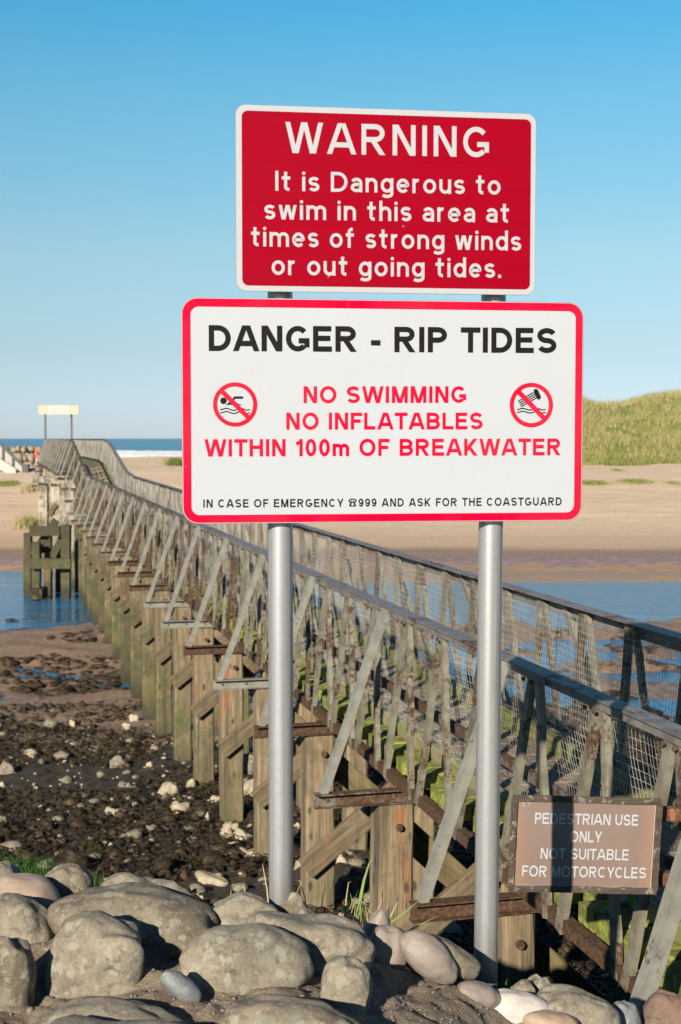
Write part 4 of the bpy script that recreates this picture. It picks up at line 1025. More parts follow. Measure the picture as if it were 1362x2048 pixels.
# pale cross head frame beyond the water carrying the raised deck
pf = empty('pale_trestle', at_depth(100, 1040, 60), 'pale bleached timber trestle with broad cap under the raised end of the footbridge', 'trestle')
fl = pf.location.copy()
def ptim(name, x0, y0, x1, y1, d_, w, t_, mat=M['pale_pile']):
    a = at_depth(x0, y0, d_) - fl; b = at_depth(x1, y1, d_) - fl; put(name, timber_mesh(name, (b - a).length, w, t_, mat, .01), pf, span(a, b, (0, 1, 0)))
ptim('cap', 68, 958, 126, 963, 60, .35, .30)
for x, w, yb_ in ((87, .40, 1062), (107, .18, 1050), (118, .34, 1062)): ptim('post', x, yb_, x, 966, 60.2, .35, w)
ptim('brace', 98, 1030, 112, 1008, 60.0, .15, .22, M['knee'])

# ------------------------------------------------------------------ beach steps, groyne wall, lifebuoy post on the far sand
st = empty('beach_steps', at_depth(45, 944, 108), 'pale concrete beach steps with dark handrail coming down the sand at far left', 'steps')
fl = st.location.copy()
A_ = at_depth(-60, 880, 108) - fl; B_ = at_depth(33, 940, 108) - fl
for i in range(14):
    p = A_.lerp(B_, (i + .5) / 14); put('tread', MB().box((p.x - .2, 0, p.z - .22), (p.x + .25, 2.0, p.z)).mesh('tread', M['ashlar']), st)
put('side_wall', MB().add([(A_.x, -.3, A_.z + .1), (B_.x, -.3, B_.z + .1), (B_.x, -.3, B_.z - .7), (A_.x, -.3, A_.z - 1.0), (A_.x, -.02, A_.z + .1), (B_.x, -.02, B_.z + .1), (B_.x, -.02, B_.z - .7), (A_.x, -.02, A_.z - 1.0)],
    [(0, 1, 2, 3), (7, 6, 5, 4), (0, 4, 5, 1), (1, 5, 6, 2), (2, 6, 7, 3), (3, 7, 4, 0)]).mesh('side_wall', M['offwhite']), st)
C_ = at_depth(-40, 850, 108) - fl; D_ = at_depth(51, 936, 108) - fl
put('handrail', MB().sweep(rect(.16, .22), [C_, D_], side=(0, 1, 0)).mesh('handrail', M['dark_steel']), st)
put('balustrade', MB().add([(C_.x, .1, C_.z), (D_.x, .1, D_.z), (D_.x, .1, D_.z - .5), (C_.x, .1, C_.z - 2.0), (C_.x, .3, C_.z), (D_.x, .3, D_.z), (D_.x, .3, D_.z - .5), (C_.x, .3, C_.z - 2.0)],
    [(0, 1, 2, 3), (7, 6, 5, 4), (0, 4, 5, 1), (1, 5, 6, 2), (2, 6, 7, 3), (3, 7, 4, 0)]).mesh('balustrade', M['ashlar']), st)
for i in range(3):
    p = C_.lerp(D_, .5 + i * .22); put('baluster', MB().box((p.x - .08, -.02, p.z - 1.6), (p.x + .08, .08, p.z)).mesh('baluster', M['dark_steel']), st)
p = D_; put('end_post', MB().box((p.x - .15, -.25, p.z - 1.6), (p.x + .25, .4, p.z + .3)).mesh('end_post', M['dark_steel']), st)

def rock_mesh(name, seed, mat, sub=3, rough=.16, flat_=.0, square=.0):
    import bmesh
    bm = bmesh.new(); bmesh.ops.create_icosphere(bm, subdivisions=sub, radius=1.0)
    P_ = np.array([v.co for v in bm.verts])
    if square:
        e = 1 + square * 2.2; nr = (np.abs(P_) ** (2 * e)).sum(1) ** (1 / (2 * e)); P_ = P_ / nr[:, None] * (1 + 0 * nr[:, None])
    n = fbm(P_[:, 0] * 1.1 + seed, P_[:, 1] * 1.1, P_[:, 2] * 1.1, s=seed, o=2) * rough
    n2 = fbm(P_[:, 0] * 3.2 + seed, P_[:, 1] * 3.2, P_[:, 2] * 3.2, s=seed + 9, o=3) * rough * .22 - np.abs(vn(P_[:, 0] * 1.9 + seed, P_[:, 1] * 1.9, P_[:, 2] * 1.9, s=seed + 5)) * rough * .35
    P_ = P_ * (1 + n + n2)[:, None]
    for v, q_ in zip(bm.verts, P_): v.co = q_
    m = bpy.data.meshes.new(name); bm.to_mesh(m); bm.free(); m.materials.append(mat)
    m.polygons.foreach_set('use_smooth', [True] * len(m.polygons)); return m
wl = empty('rubble_groyne', at_depth(50, 905, 120), 'low sandy rubble groyne behind the beach steps at far left', 'groyne')
fl = wl.location.copy()
for i in range(26):
    x = -14 + i * 3.9 + rnd.uniform(-1, 1); x = x if x < 86 else 84
    p = at_depth(x, 898 + rnd.uniform(0, 3), 120 + rnd.uniform(-.5, .5)) - fl
    o = put('stone', rock_mesh('stone', 300 + i % 6, M['wall_rubble'], 2, .25), wl, Matrix.Translation(p) @ Matrix.Diagonal((.28, .4, rnd.uniform(.28, .36), 1)))
for i in range(22):
    x = -12 + i * 4.3; p = at_depth(x, 916, 119.4 + rnd.uniform(-.3, .3)) - fl
    put('stone', rock_mesh('stone', 306 + i % 6, M['wall_rubble'], 2, .4), wl, Matrix.Translation(p) @ Matrix.Diagonal((rnd.uniform(.22, .5), .5, rnd.uniform(.3, .55), 1)))
lb = empty('lifebuoy_post', at_depth(73, 938, 112), 'orange and pale lifebuoy post standing on the sand beside the bridge end', 'lifebuoy')
fl = lb.location.copy(); z0 = 0
put('post', MB().box((-.06, -.05, -.3), (.06, .05, 1.7)).mesh('post', M['offwhite']), lb)
put('housing', MB().sweep(circ(.10, 16), [(0, -.06, 1.15), (0, -.16, 1.15)], side=(1, 0, 0)).mesh('housing', M['orange']), lb)
put('sign_plate', MB().box((-.09, -.12, .9), (.09, -.055, 1.75)).mesh('sign_plate', M['orange']), lb)

# ------------------------------------------------------------------ foreground boulders set in the concrete
# photo box x0 y0 x1 y1, tilt in the picture (deg, + = right end down), material, squareness, depth ratio, label
BOULD = [
 (-60, 1738, 66, 1800, 0, 'grey_stone', .1, .8, 'low grey boulder at the left frame edge behind the pinkish one', 0),
 (-55, 1749, 127, 1850, 14, 'pink_stone', .0, .8, 'smooth pinkish tan boulder at far left below the grass', 0),
 (66, 1730, 178, 1812, 22, 'brown_stone', .1, .8, 'small brown boulder with rough skin just under the grass tuft', 0),
 (180, 1760, 402, 1850, 12, 'grey_stone', .1, .5, 'long pale slab lying behind the biggest boulder', 0),
 (106, 1777, 452, 1910, 6, 'brown_stone', .05, .6, 'biggest boulder, broad brown dome with two white lichen spots', 0),
 (-45, 1800, 105, 1890, 4, 'grey_stone', .2, .7, 'flat grey boulder at the left edge under the pinkish one', 0),
 (-60, 1869, 69, 2020, 8, 'brown_stone', .25, .7, 'dark rounded boulder at the left edge, lowest but one', 0),
 (89, 1852, 281, 1985, 6, 'grey_stone', .5, .7, 'square shouldered grey boulder covered in pale lichen rings', 0),
 (324, 1943, 401, 2030, 38, 'blue_stone', .0, .7, 'small blue grey egg shaped cobble stuck in the concrete', 0),
 (364, 1866, 606, 1990, 5, 'grey_stone', .1, .7, 'broad grey dome boulder in the middle of the bottom row', 0),
 (496, 1834, 738, 1935, 5, 'grey_stone', .5, .55, 'long loaf shaped grey boulder in front of the left post', 0),
 (398, 1793, 556, 1880, 10, 'grey_stone', .1, .6, 'flattish boulder half in shadow right of the biggest boulder', 0),
 (512, 1800, 632, 1850, 16, 'brown_stone', .1, .5, 'thin dark slab at the foot of the left post', 0),
 (641, 1920, 742, 2036, 12, 'grey_stone', .15, .7, 'upright pale lichened boulder below the loaf shaped one', 0),
 (84, 2009, 374, 2110, 6, 'grey_stone', .1, .5, 'low grey boulder cut by the bottom edge, left of centre', 0),
 (435, 2006, 742, 2110, 5, 'brown_stone', .1, .5, 'wide brown lichened boulder cut by the bottom edge, centre', 0),
 (700, 1821, 780, 1880, 14, 'mauve_stone', .0, .7, 'small mauve cobble right of the loaf shaped boulder', 0),
 (732, 1853, 814, 1935, 8, 'mauve_stone', .2, .7, 'mauve grey cobble half in shadow behind the pink egg', 0),
 (795, 1862, 916, 1990, 40, 'mauve_stone', .0, .55, 'smooth egg shaped pinkish boulder tilted down to the right', 0),
 (836, 1872, 956, 1985, 34, 'brown_stone', .1, .55, 'dark slab in shadow between the pink egg and the right post', 0),
 (914, 1962, 1008, 2014, 22, 'mauve_stone', .0, .6, 'slim mauve stone in front of the right post foot', 0),
 (960, 1985, 1098, 2056, 8, 'white_stone', .1, .6, 'nearly white cobble at the bottom right of centre', 0),
 (1036, 2022, 1160, 2090, 6, 'tan_stone', .05, .6, 'smooth tan cobble cut by the bottom edge below the white one', 0),
 (1050, 1978, 1240, 2085, 18, 'grey_stone', .1, .55, 'long grey boulder sloping down behind the white cobble', 0),
 (1196, 2006, 1284, 2080, 14, 'blue_stone', .1, .6, 'dark grey stone between the long grey boulder and the brace foot', 0),
 (1268, 1992, 1420, 2100, 10, 'red_stone', .1, .6, 'rough reddish brown boulder in the bottom right corner', 0),
 (1002, 1960, 1070, 2000, 14, 'grey_stone', .1, .6, 'small stone just right of the right post foot', 0),
 (1030, 1948, 1120, 1996, 10, 'brown_stone', .2, .6, 'dark angular stone behind the long grey boulder', 0),
]
def place_rock(name, x0, y0, x1, y1, tilt, mat, sq, dr, y_at=None, zb=None, seed=0, sub=4, rough=.13, mesh=None):
    cxp = (x0 + x1) / 2
    if y_at is None:
        yf = bank_at(cxp, min(y1 - (y1 - y0) * .12, 2300)); w_ = (x1 - x0) / F * yf / 2; yc = yf + w_ * dr * .62; zb = float(bank_h(np.array([(cxp - 681) / F * yc]), np.array([min(yc, lip(np.array([0.]))[0] - .05)]))[0])
    else: yc = y_at; w_ = (x1 - x0) / F * yc / 2
    w_ = (x1 - x0) / F * yc / 2
    topz = at_depth(cxp, y0, yc).z; zc = (topz + zb) / 2 - .25 * (topz - zb) - .01
    a_ = w_; cz = max(topz - zc, w_ * .25)
    th_ = R(tilt)
    # semi axes of a tilted ellipse that still fills the box
    c2, s2 = math.cos(th_) ** 2, math.sin(th_) ** 2
    A2 = (a_ * a_ * c2 - cz * cz * s2) / max(c2 * c2 - s2 * s2, .2); B2 = (cz * cz * c2 - a_ * a_ * s2) / max(c2 * c2 - s2 * s2, .2)
    A1 = math.sqrt(max(A2, (a_ * .6) ** 2)); B1 = math.sqrt(max(B2, (cz * .55) ** 2))
    if 20 <= tilt < 30: B1 = min(B1, A1 * .78)
    if tilt >= 30:
        A1 = math.hypot(a_, cz) * .86; B1 = A1 * (.50 if sq < .05 else .42)
    ch = math.hypot(A1 * math.cos(th_), B1 * math.sin(th_)); k_ = a_ / ch * 1.03; A1 *= k_; B1 *= k_
    cv = math.hypot(A1 * math.sin(th_), B1 * math.cos(th_))
    if topz - 2 * cv > zb - .02 and tilt < 30: B1 *= (topz - zb + .03) / (2 * cv); cv = math.hypot(A1 * math.sin(th_), B1 * math.cos(th_))
    zc = topz - cv * .97
    X = at_depth(cxp, y0, yc).x
    mesh = mesh or rock_mesh(name, seed, M[mat], sub, rough, 0, sq)
    o = put(name, mesh, None, Matrix.Translation((X, yc, zc)) @ Matrix.Rotation(th_, 4, 'Y') @ Matrix.Rotation(rnd.uniform(-.25, .25) if sq < .4 else .05, 4, 'Z') @ Matrix.Diagonal((A1, a_ * dr, B1, 1)))
    return o
for i, (x0, y0, x1, y1, tilt, mat, sq, dr, lab, _) in enumerate(BOULD):
    o = place_rock('boulder', x0, y0, x1, y1, tilt, mat, sq, dr, seed=100 + i * 3, sub=5, rough=.10 if 'stone' in mat and mat in ('pink_stone', 'mauve_stone', 'white_stone', 'tan_stone', 'blue_stone') else .15)
    tag(o, lab, 'boulder')

# the bank goes on beyond the picture's edges
for i, (x, y, w) in enumerate(((-1.35, 3.95, .20), (-1.7, 4.1, .24), (-1.25, 3.5, .16), (-1.65, 3.55, .2), (-.95, 3.05, .17), (-.5, 2.95, .2), (-.1, 2.9, .15), (.3, 3.0, .19), (.75, 3.1, .17), (1.35, 3.6, .18), (1.2, 3.2, .15), (1.6, 3.95, .2), (-2.1, 3.8, .22), (1.9, 3.5, .2))):
    m = rock_mesh('boulder', 200 + i * 3, M['grey_stone' if i % 3 else 'brown_stone'], 4, .15, 0, .2 * (i % 3))
    z = float(bank_h(np.array([x]), np.array([y]))[0])
    tag(put('boulder', m, None, Matrix.Translation((x, y, z)) @ Matrix.Diagonal((w, w * .8, w * .55, 1))), 'grey brown boulder bedded in the concrete bank just outside the picture edge', 'boulder', 'boulders beyond the picture edge')

# ------------------------------------------------------------------ pale rocks among the weed
def mud_at(px, py):
    d = ray(px, py); lo, hi = 7.0, 60.0
    for k in range(40):
        m_ = (lo + hi) / 2; p = Vector((0, 0, EYE)) + d * (m_ / d.y)
        if p.z > float(mud_h(np.array([p.x]), np.array([p.y]), False)[0]): lo = m_
        else: hi = m_
    return m_
z2 = lambda x, y, w, h: (x / 2.522, 1350 + y / 2.522, w / 2.522, h / 2.522)
ROCKS = [z2(*r) for r in ((640, 262, 48, 38), (780, 370, 38, 30), (755, 452, 34, 20), (650, 570, 52, 52), (965, 560, 58, 55), (955, 628, 64, 36), (1040, 720, 48, 52), (1222, 815, 100, 50), (695, 905, 110, 34), (1000, 1130, 62, 44), (20, 745, 52, 60), (70, 765, 42, 26), (195, 795, 52, 30), (10, 560, 42, 32), (365, 245, 28, 32), (610, 395, 125, 22), (855, 500, 38, 32), (350, 645, 28, 22), (640, 820, 38, 18), (760, 775, 44, 26), (1175, 865, 72, 40), (920, 962, 54, 28), (1055, 985, 38, 22), (680, 218, 42, 36), (560, 860, 60, 30), (385, 350, 60, 22), (160, 400, 80, 32), (460, 830, 40, 24), (300, 905, 50, 22), (850, 1060, 50, 26), (990, 668, 34, 18), (1260, 768, 48, 20), (90, 870, 40, 20), (520, 985, 44, 22), (740, 985, 36, 20), (1110, 925, 40, 22))]
ROCKS += [(580 + x / 1.7417, 1500 + y / 1.7417, w / 1.7417, h / 1.7417) for x, y, w, h in ((30, 270, 34, 22), (215, 420, 64, 28), (35, 410, 38, 50), (180, 385, 42, 50), (340, 470, 40, 24))]
ROCKS += [(560 + x / 3.405, 1340 + y / 3.405, w / 3.405, h / 3.405) for x, y, w, h in ((395, 1275, 84, 66), (490, 1360, 115, 62), (125, 1075, 64, 44), (440, 1440, 54, 42))]
ROCKS += [(1065, 1900, 40, 28), (1040, 1860, 50, 30), (1110, 1850, 36, 24), (905, 1850, 44, 30), (1230, 1870, 40, 26), (1010, 1880, 30, 20)]
pool = [rock_mesh('shore_rock', 500 + i, M['pale_rock'], 3, .34, 0, .2 * (i % 3)) for i in range(9)]
def zone(x, y, w):
    if x > 985: return 'on dark bank right of right post'
    if x > 600: return 'under bridge between both posts'
    if x > 480: return 'by pile feet beside left post'
    row = 'far weed flat' if y < 1530 else 'middle weed flat' if y < 1640 else 'near weed flat'
    colm = 'far left' if x < 130 else 'left centre' if x < 290 else 'towards the piles'
    return 'on ' + row + ', ' + colm
ORD = ['leftmost', 'second from left', 'third from left', 'fourth from left', 'fifth from left', 'sixth from left', 'seventh from left', 'eighth from left', 'ninth from left']
zs_ = {}
for r_ in ROCKS: zs_.setdefault(zone(*r_[:3]), []).append(r_[0])
for i, (x, y, w, h) in enumerate(ROCKS):
    yc = mud_at(x, y + h * .4); zb = gh(at_depth(x, y, yc).x, yc)
    o = place_rock('shore_rock', x - w / 2, y - h / 2, x + w / 2, y + h / 2, rnd.uniform(-8, 12), 'pale_rock', .2, .8, y_at=yc + w / F * yc * .3, zb=zb - .07, mesh=pool[i % 9])
    zn = zone(x, y, w); k = sorted(zs_[zn]).index(x)
    sz = 'tiny' if w < 15 else 'small' if w < 26 else 'broad'
    tag(o, sz + ' pale rock ' + zn + (', ' + ORD[min(k, 8)] if len(zs_[zn]) > 1 else ''), 'rock', 'small pale rocks on the weedy tidal flat')
BIGR = [((600, 450, 104, 52), 'brown_stone', 'rounded brownish green rock lying alone on the dark seaweed, left of the piles'),
        ((860, 582, 104, 76), 'pale_rock', 'pale wedge shaped rock casting a black shadow left of the pile feet'),
        ((903, 672, 98, 62), 'pale_rock', 'pale rounded rock just below the wedge shaped one on the weed'),
        ((1098, 630, 78, 36), 'pale_rock', 'flat pale rock touching the foot of a bridge pile'),
        ((568, 695, 88, 46), 'pale_rock', 'pale blocky rock alone in the middle of the weed flat'),
        ((1150, 778, 94, 72), 'pale_rock', 'pale rock leaning on the foot of the nearest slim pile'),
        ((1245, 905, 120, 72), 'pale_rock', 'large pale slanting rock against the left sign post'),
        ((1072, 1036, 180, 74), 'pale_rock', 'longest pale rock, low and curved, right above the foreground boulders'),
        ((30, 480, 90, 92), 'brown_stone', 'big brown rock at the left edge of the seaweed flat'),
        ((1255, 590, 92, 84), 'pale_rock', 'pale rock behind the slim piles left of the left post'),
        ((1262, 455, 110, 120), 'brown_stone', 'dark rounded rock between the piles left of the left post')]
for i, (b_, mat, lab) in enumerate(BIGR):
    x, y, w, h = z2(*b_); yc = mud_at(x, y + h * .4); zb = gh(at_depth(x, y, yc).x, yc)
    tag(place_rock('shore_rock', x - w / 2, y - h / 2, x + w / 2, y + h / 2, 8, mat, .15, .8, y_at=yc + w / F * yc * .3, zb=zb - .07, seed=540 + i * 2, sub=4, rough=.3), lab, 'rock')

# ------------------------------------------------------------------ seaweed and gravel, joined
def scatter(name, bases, X, Y, Z, S, SQ, mat, rot=True, seed=1):
    rg = np.random.default_rng(seed); V, Fs, n0 = [], [], 0
    which = rg.integers(0, len(bases), len(X))
    for b, (bv, bf) in enumerate(bases):
        I = np.where(which == b)[0]
        if not len(I): continue
        a = rg.uniform(0, 6.283, len(I)) if rot else np.zeros(len(I)); ca, sa = np.cos(a), np.sin(a)
        el = rg.uniform(.7, 1.5, len(I))
        vx = bv[None, :, 0] * (S[I] * el)[:, None]; vy = bv[None, :, 1] * S[I][:, None]; vz = bv[None, :, 2] * (S[I] * SQ[I])[:, None]
        P_ = np.stack([vx * ca[:, None] - vy * sa[:, None] + X[I][:, None], vx * sa[:, None] + vy * ca[:, None] + Y[I][:, None], vz + Z[I][:, None]], -1)
        V.append(P_.reshape(-1, 3)); Fs.append((bf[None] + (np.arange(len(I)) * len(bv))[:, None, None]).reshape(-1, bf.shape[1]) + n0); n0 += P_.shape[0] * P_.shape[1]
    return np_mesh(name, np.concatenate(V), np.concatenate(Fs), mat)
def ico(sub, seed, rough):
    import bmesh
    bm = bmesh.new(); bmesh.ops.create_icosphere(bm, subdivisions=sub, radius=1.0)
    V = np.array([v.co for v in bm.verts]); Fq = np.array([[v.index for v in f.verts] for f in bm.faces]); bm.free()
    return V * (1 + rough * fbm(V[:, 0] * 1.7 + seed, V[:, 1] * 1.7, V[:, 2] * 1.7, s=seed, o=3))[:, None], Fq
rg = np.random.default_rng(5)
def fanpts(n, y0, y1, k=.36, p=1.6):
    Y = y0 + (y1 - y0) * rg.random(n) ** p; X = (rg.random(n) * 2 - 1) * (k * Y + .5); return X, Y
X, Y = fanpts(26000, 7.4, 27); n1 = fbm(X * .5, Y * .32, s=61, o=4)
keep = n1 > np.interp(Y, [7, 16, 24, 30], [-.5, -.35, -.05, .25]); X, Y = X[keep], Y[keep]
S = np.exp(rg.normal(-3.15, .42, len(X)))
o = put('seaweed', scatter('seaweed', [ico(1, i, .75) for i in range(8)], X, Y, mud_h(X, Y) + S * .12, S, rg.uniform(.35, .8, len(X)), M['weed'], seed=2)); tag(o, 'dark wet seaweed heaped over the stones of the tidal flat', 'seaweed', kind='stuff')
X, Y = fanpts(9000, 24, 43, p=1.0); n1 = fbm(X * .22, Y * .30, s=62, o=4) + .25 * np.clip(1 - np.abs(X + .2 * Y + .5) / 2.0, 0, 1)
keep = n1 > .22; X, Y = X[keep], Y[keep]; S = np.exp(rg.normal(-2.4, .4, len(X)))
o = put('seaweed', scatter('seaweed', [ico(1, 20 + i, .4) for i in range(5)], X, Y, mud_h(X, Y) + S * .05, S, rg.uniform(.25, .5, len(X)), M['weed'], seed=3)); tag(o, 'scattered dark seaweed patches on the wet sand near the water', 'seaweed', kind='stuff')
# curled fronds
X, Y = fanpts(46000, 7.4, 24, p=1.3); n1 = fbm(X * .5, Y * .32, s=61, o=4); keep = n1 > -.3; X, Y = X[keep], Y[keep]
fr_b = []
for i in range(5):
    rr = np.random.default_rng(80 + i); pts = np.cumsum(np.concatenate([np.zeros((1, 3)), rr.normal(0, .45, (4, 3)) + [.4, 0, 0]]), 0); pts[:, 2] = np.abs(pts[:, 2]) * .5
    V = np.concatenate([pts + [0, .16, 0], pts - [0, .16, 0]]); Fq = np.array([[j, j + 1, 5 + j + 1, 5 + j] for j in range(4)]); fr_b.append((V, Fq))
S = rg.uniform(.025, .065, len(X))
o = put('seaweed_frond', scatter('seaweed_frond', fr_b, X, Y, mud_h(X, Y) + .03, S, np.ones(len(X)), M['weed'], seed=4)); tag(o, 'loose curled seaweed fronds strewn over the tidal flat', 'seaweed', kind='stuff')
X, Y = fanpts(900, 7.4, 24, p=1.4); S = np.exp(rg.normal(-3.8, .38, len(X)))
o = put('gravel', scatter('gravel', [ico(1, 40 + i, .3) for i in range(5)], X, Y, mud_h(X, Y) + .035, S, rg.uniform(.4, .8, len(X)), M['pale_rock'], seed=5)); tag(o, 'pale gravel and shell bits between the seaweed clumps', 'gravel', kind='stuff')
X, Y = fanpts(420, 7.4, 26, p=1.3); S = np.exp(rg.normal(-2.8, .35, len(X)))
o = put('dark_stones', scatter('dark_stones', [ico(2, 50 + i, .3) for i in range(5)], X, Y, mud_h(X, Y) + .02, S, rg.uniform(.4, .8, len(X)), M['brown_stone'], seed=6)); tag(o, 'brown cobbles half covered by seaweed on the tidal flat', 'cobbles', kind='stuff')
# rubble on the bank face under the near end of the bridge
X = rg.uniform(-1.2, 3.5, 900); Y = rg.uniform(4.7, 8.5, 900); S = np.exp(rg.normal(-2.6, .4, 900))
Z = np.maximum(bank_h(X, Y), mud_h(X, Y)); Z = np.where(Y > 7.4, mud_h(X, Y), Z)
o = put('bank_rubble', scatter('bank_rubble', [ico(2, 70 + i, .35) for i in range(5)], X, Y, Z, S, rg.uniform(.5, .9, 900), M['brown_stone'], seed=8)); tag(o, 'dark rubble covering the steep bank under the near end of the footbridge', 'rubble', kind='stuff')
# grit on the concrete
X = rg.uniform(-1.5, 1.7, 3800); Y = rg.uniform(2.9, 4.4, 3800); S = np.exp(rg.normal(-5.75, .4, 3800))
o = put('grit', scatter('grit', [ico(1, 90 + i, .3) for i in range(4)], X, Y, bank_h(X, Y) + S * .2, S, rg.uniform(.5, .9, 3800), M['grey_stone'], seed=9)); tag(o, 'fine grit and pebbles bedded in the concrete between the boulders', 'grit', kind='stuff')

# ------------------------------------------------------------------ grass
def blades(name, X, Y, Z, H, Wd, lean, mat, seed=1, segs=3):
    """tapering bent blades"""
    rg = np.random.default_rng(seed); n = len(X); a = rg.uniform(0, 6.283, n); dirx, diry = np.cos(a), np.sin(a); la = rg.uniform(0, 6.283, n)
    lx, ly = np.cos(la) * lean, np.sin(la) * lean; V = []
    for i in range(segs + 1):
        t_ = i / segs; w = Wd * (1 - t_) ** .7 * .5 + Wd * .03
        cxx = X + lx * H * t_ * t_; cyy = Y + ly * H * t_ * t_; cz = Z + H * t_ * (1 - .25 * lean * t_)
        V += [np.stack([cxx + dirx * w, cyy + diry * w, cz], -1), np.stack([cxx - dirx * w, cyy - diry * w, cz], -1)]
    V = np.stack(V, 1).reshape(-1, 3); base = np.arange(n)[:, None] * (2 * (segs + 1)); Q = []
    for i in range(segs): Q.append(base + np.array([[2 * i, 2 * i + 1, 2 * i + 3, 2 * i + 2]]))
    return np_mesh(name, V, np.stack(Q, 1).reshape(-1, 4), mat, False)
# dunes on the far shore
def dune_h(x, y):
    g = np.clip((x + 15) / 27, 0, 1); g = g * g * (3 - 2 * g)
    crest = (6.5 + .55 * vn(x * .11, x * 0, s=71) + .5 * vn(x * .3, x * 0, s=72)) * g
    prof = np.clip((y - 121 - 1.5 * vn(x * .2, x * 0, s=73)) / 20, 0, 1); prof = prof ** .8
    back = np.clip((190 - y) / 25, 0, 1)
    return sand_h(x, y) - .25 + crest * prof * back + .16 * g * prof * fbm(x * .35, y * .35, s=74, o=3)
o = put('sand_dune', grid('sand_dune', np.linspace(-18, 190, 300), np.linspace(119, 190, 110), dune_h, M['marram_low'])); tag(o, kind='structure')
n = 92000; X = rg.uniform(-13, 76, n); Y = 120.5 + 30 * rg.random(n) ** 1.1; cl = fbm(X * .9, Y * .9, s=75, o=3)
keep = (cl > -.25) & (dune_h(X, Y) > sand_h(X, Y) - .1); X, Y, cl = X[keep], Y[keep], cl[keep]
o = put('marram_grass', blades('marram_grass', X, Y, dune_h(X, Y) - .05, (.60 + .25 * np.clip(cl, -.5, 1)) * rg.uniform(.6, 1.35, len(X)), rg.uniform(.035, .07, len(X)), rg.uniform(.1, .6, len(X)), M['marram'], 11, 2)); tag(o, 'tall straw and green marram grass covering the far dune', 'grass', kind='stuff')
n = 18000; X = rg.uniform(-13, 76, n); Y = 120.2 + 5.5 * rg.random(n) ** 1.5 + 1.5 * vn(X * .2, X * 0, s=73); keep = fbm(X * .5, Y * .5, s=76, o=2) > -.2; X, Y = X[keep], Y[keep]
o = put('dune_foot_grass', blades('dune_foot_grass', X, Y, np.maximum(dune_h(X, Y), sand_h(X, Y)) - .03, rg.uniform(.3, .75, len(X)), rg.uniform(.04, .07, len(X)), rg.uniform(.2, .7, len(X)), M['marram_low'], 12, 2)); tag(o, 'greener low grass along the foot of the far dune', 'grass', kind='stuff')
def tuft(name, px, py, wpx, n, H, mat, lab, y=None, dy=1.5, wd=.05, cat='grass'):
    d = ray(px, py); lo, hi = 54.0, 260.0
    for k in range(40):
        m_ = (lo + hi) / 2; p = Vector((0, 0, EYE)) + d * (m_ / d.y)
        if p.z > float(sand_h(np.array([p.x]), np.array([p.y]))[0]): lo = m_
        else: hi = m_
    yc = lo; xc = p.x; w = wpx / F * yc / 2; rg2 = np.random.default_rng(int(px))
    X = xc + rg2.normal(0, w * .5, n); Y = yc + rg2.normal(0, dy * .5, n)
    o = put(name, blades(name, X, Y, sand_h(X, Y) - .03, rg2.uniform(.5, 1.1, n) * H, np.full(n, wd), rg2.uniform(.3, .9, n), mat, int(px), 2)); tag(o, lab, cat, kind='stuff')
tuft('grass_patch', 12, 969, 46, 900, .30, M['marram_low'], 'yellow green grass patch on the sand at the left edge')
tuft('dry_bush', 64, 982, 26, 700, .75, M['straw'], 'brown dry bush on the sand just left of the pale trestle', wd=.04, cat='bush')
tuft('reed_patch', 57, 1053, 34, 700, .75, M['marram'], 'pale green reed patch beside the mossy timber fender', wd=.03, cat='reeds')
tuft('grass_patch', 1186, 968, 55, 900, .32, M['marram_low'], 'green grass patch on the sand just right of the white sign board')
tuft('grass_patch', 1270, 964, 58, 900, .28, M['marram_low'], 'long low grass patch on the sand near the right edge')
tuft('grass_patch', 1235, 942, 18, 260, .25, M['marram_low'], 'tiny grass patch close under the dune foot')
tuft('grass_patch', 352, 931, 34, 1200, .95, M['marram_low'], 'small green grassy hummock left of the white sign board')
tuft('grass_patch', 1345, 968, 30, 300, .2, M['marram_low'], 'faint grass patch at the right edge below the dune')
# lush tuft behind the left boulders
n = 5200; X = rg.uniform(-1.30, -.74, n); Y = rg.uniform(4.42, 4.95, n)
zb = np.interp(X, [-1.3, -1.08, -.9, -.74], [EYE - 1.555, EYE - 1.58, EYE - 1.635, EYE - 1.66]); keep = rg.random(n) < np.interp(X, [-1.3, -1.1, -.95, -.74], [.8, .6, .35, .3]); X, Y, zb = X[keep], Y[keep], zb[keep]
Hh = rg.uniform(.015, .045, len(X)) * np.where(rg.random(len(X)) < .06, 1.5, 1)
o = put('grass_tuft', blades('grass_tuft', X, Y, zb - .005, Hh, rg.uniform(.0022, .004, len(X)), rg.uniform(.2, .9, len(X)), M['turf'], 21, 3)); tag(o, 'bright green grass growing behind the boulders at far left', 'grass', kind='stuff')
sx = np.linspace(-1.6, -.7, 40); sy = np.linspace(4.35, 5.1, 30)
o = put('grassy_soil', grid('grassy_soil', sx, sy, lambda X, Y: np.interp(X, [-1.3, -1.08, -.9, -.74], [EYE - 1.56, EYE - 1.585, EYE - 1.64, EYE - 1.67]) - .5 * np.clip(Y - 4.9, 0, 1) + .01 * vn(X * 12, Y * 12, s=81), M['turf'])); tag(o, kind='structure')
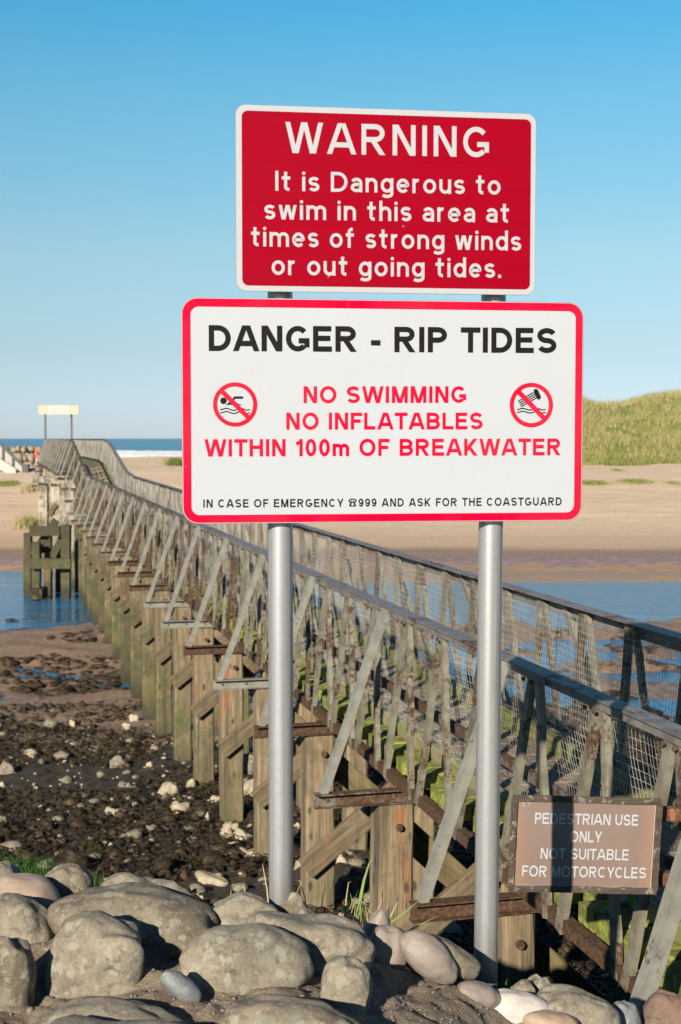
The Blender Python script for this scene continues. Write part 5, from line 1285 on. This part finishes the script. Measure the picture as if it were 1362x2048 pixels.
# thin stalks around the posts
def stalk_plant(px, py, y, n, H, spread, mat, lab, seed, lean=.35, wd=.0035):
    rg2 = np.random.default_rng(seed); p = at_depth(px, py, y)
    X = p.x + rg2.normal(0, spread, n); Y = np.full(n, y) + rg2.normal(0, .02, n)
    o = put('grass_stalk', blades('grass_stalk', X, Y, np.full(n, p.z), H * rg2.uniform(.45, 1.1, n), np.full(n, wd), rg2.uniform(.1, 1, n) * lean, mat, seed, 5)); tag(o, lab, 'grass')
    return o
def leaf(pts, y, wd, mat, lab):
    P_ = [at_depth(a, b, y) for a, b in pts]; mb = MB(); n = len(P_); V = []
    for i, p in enumerate(P_):
        a, b = P_[max(i - 1, 0)], P_[min(i + 1, n - 1)]; t_ = (b - a).normalized(); s_ = t_.cross(Vector((0.1, 1, 0))).normalized()
        w = wd * (1 - (i / (n - 1)) ** 2) * .5 + .0002
        V += [p + s_ * w, p - s_ * w + Vector((0, .001, 0))]
    mb.add(V, [(2 * i, 2 * i + 1, 2 * i + 3, 2 * i + 2) for i in range(n - 1)])
    tag(put('grass_leaf', mb.mesh('grass_leaf', mat)), lab, 'grass')
leaf([(717, 1830), (722, 1790), (728, 1760), (738, 1728), (750, 1706)], 4.42, .010, M['blade'], 'tall green grass leaf rising between the two posts')
leaf([(690, 1842), (692, 1800), (697, 1765), (706, 1762)], 4.40, .004, M['straw'], 'thin dry stalk with a bent tip left of the tall green leaf')
leaf([(775, 1850), (800, 1832), (825, 1812), (846, 1795)], 4.35, .006, M['blade'], 'green leaf leaning right above the mauve cobbles')
leaf([(805, 1868), (830, 1855), (855, 1842), (882, 1830)], 4.35, .005, M['blade'], 'lower green leaf pointing right toward the right post')
leaf([(772, 1850), (785, 1825), (794, 1806), (800, 1804)], 4.33, .004, M['straw'], 'dry seed stalk behind the mauve cobbles')
leaf([(640, 1838), (645, 1800), (650, 1775), (649, 1766)], 4.35, .003, M['straw'], 'faint dry stalk between the left post and the wide pile')
leaf([(612, 1832), (611, 1800), (600, 1762), (594, 1760)], 4.30, .0035, M['straw'], 'dry stalk arching just right of the left post')
leaf([(586, 1822), (592, 1790), (602, 1765), (604, 1768)], 4.30, .003, M['straw'], 'short dry stalk touching the left post foot')
leaf([(537, 1815), (534, 1780), (527, 1740), (524, 1725)], 4.30, .004, M['straw'], 'dry seed stalk left of the left post')
leaf([(487, 1808), (489, 1780), (487, 1762)], 4.35, .004, M['straw'], 'short upright dry stalk on the slab behind the boulders')
stalk_plant(450, 1806, 4.4, 7, .045, .022, M['straw'], 'low cluster of dry stalks behind the biggest boulder', 31, .8, .003)
stalk_plant(712, 1842, 4.42, 16, .10, .022, M['blade'], 'cluster of short green blades at the foot of the tall leaf', 32, .5, .004)
stalk_plant(745, 1850, 4.42, 12, .09, .022, M['straw'], 'cluster of short straw blades above the mauve cobbles', 33, .7, .003)
stalk_plant(690, 1842, 4.42, 8, .09, .05, M['straw'], 'sparse dry blades behind the loaf shaped boulder', 34, .5, .0028)
stalk_plant(870, 1985, 4.32, 4, .05, .03, M['straw'], 'few pale blades beside the pink egg boulder', 35, .9, .003)
stalk_plant(1010, 1965, 4.2, 8, .03, .012, M['turf'], 'little green sprig at the right post foot', 36, .7, .003)
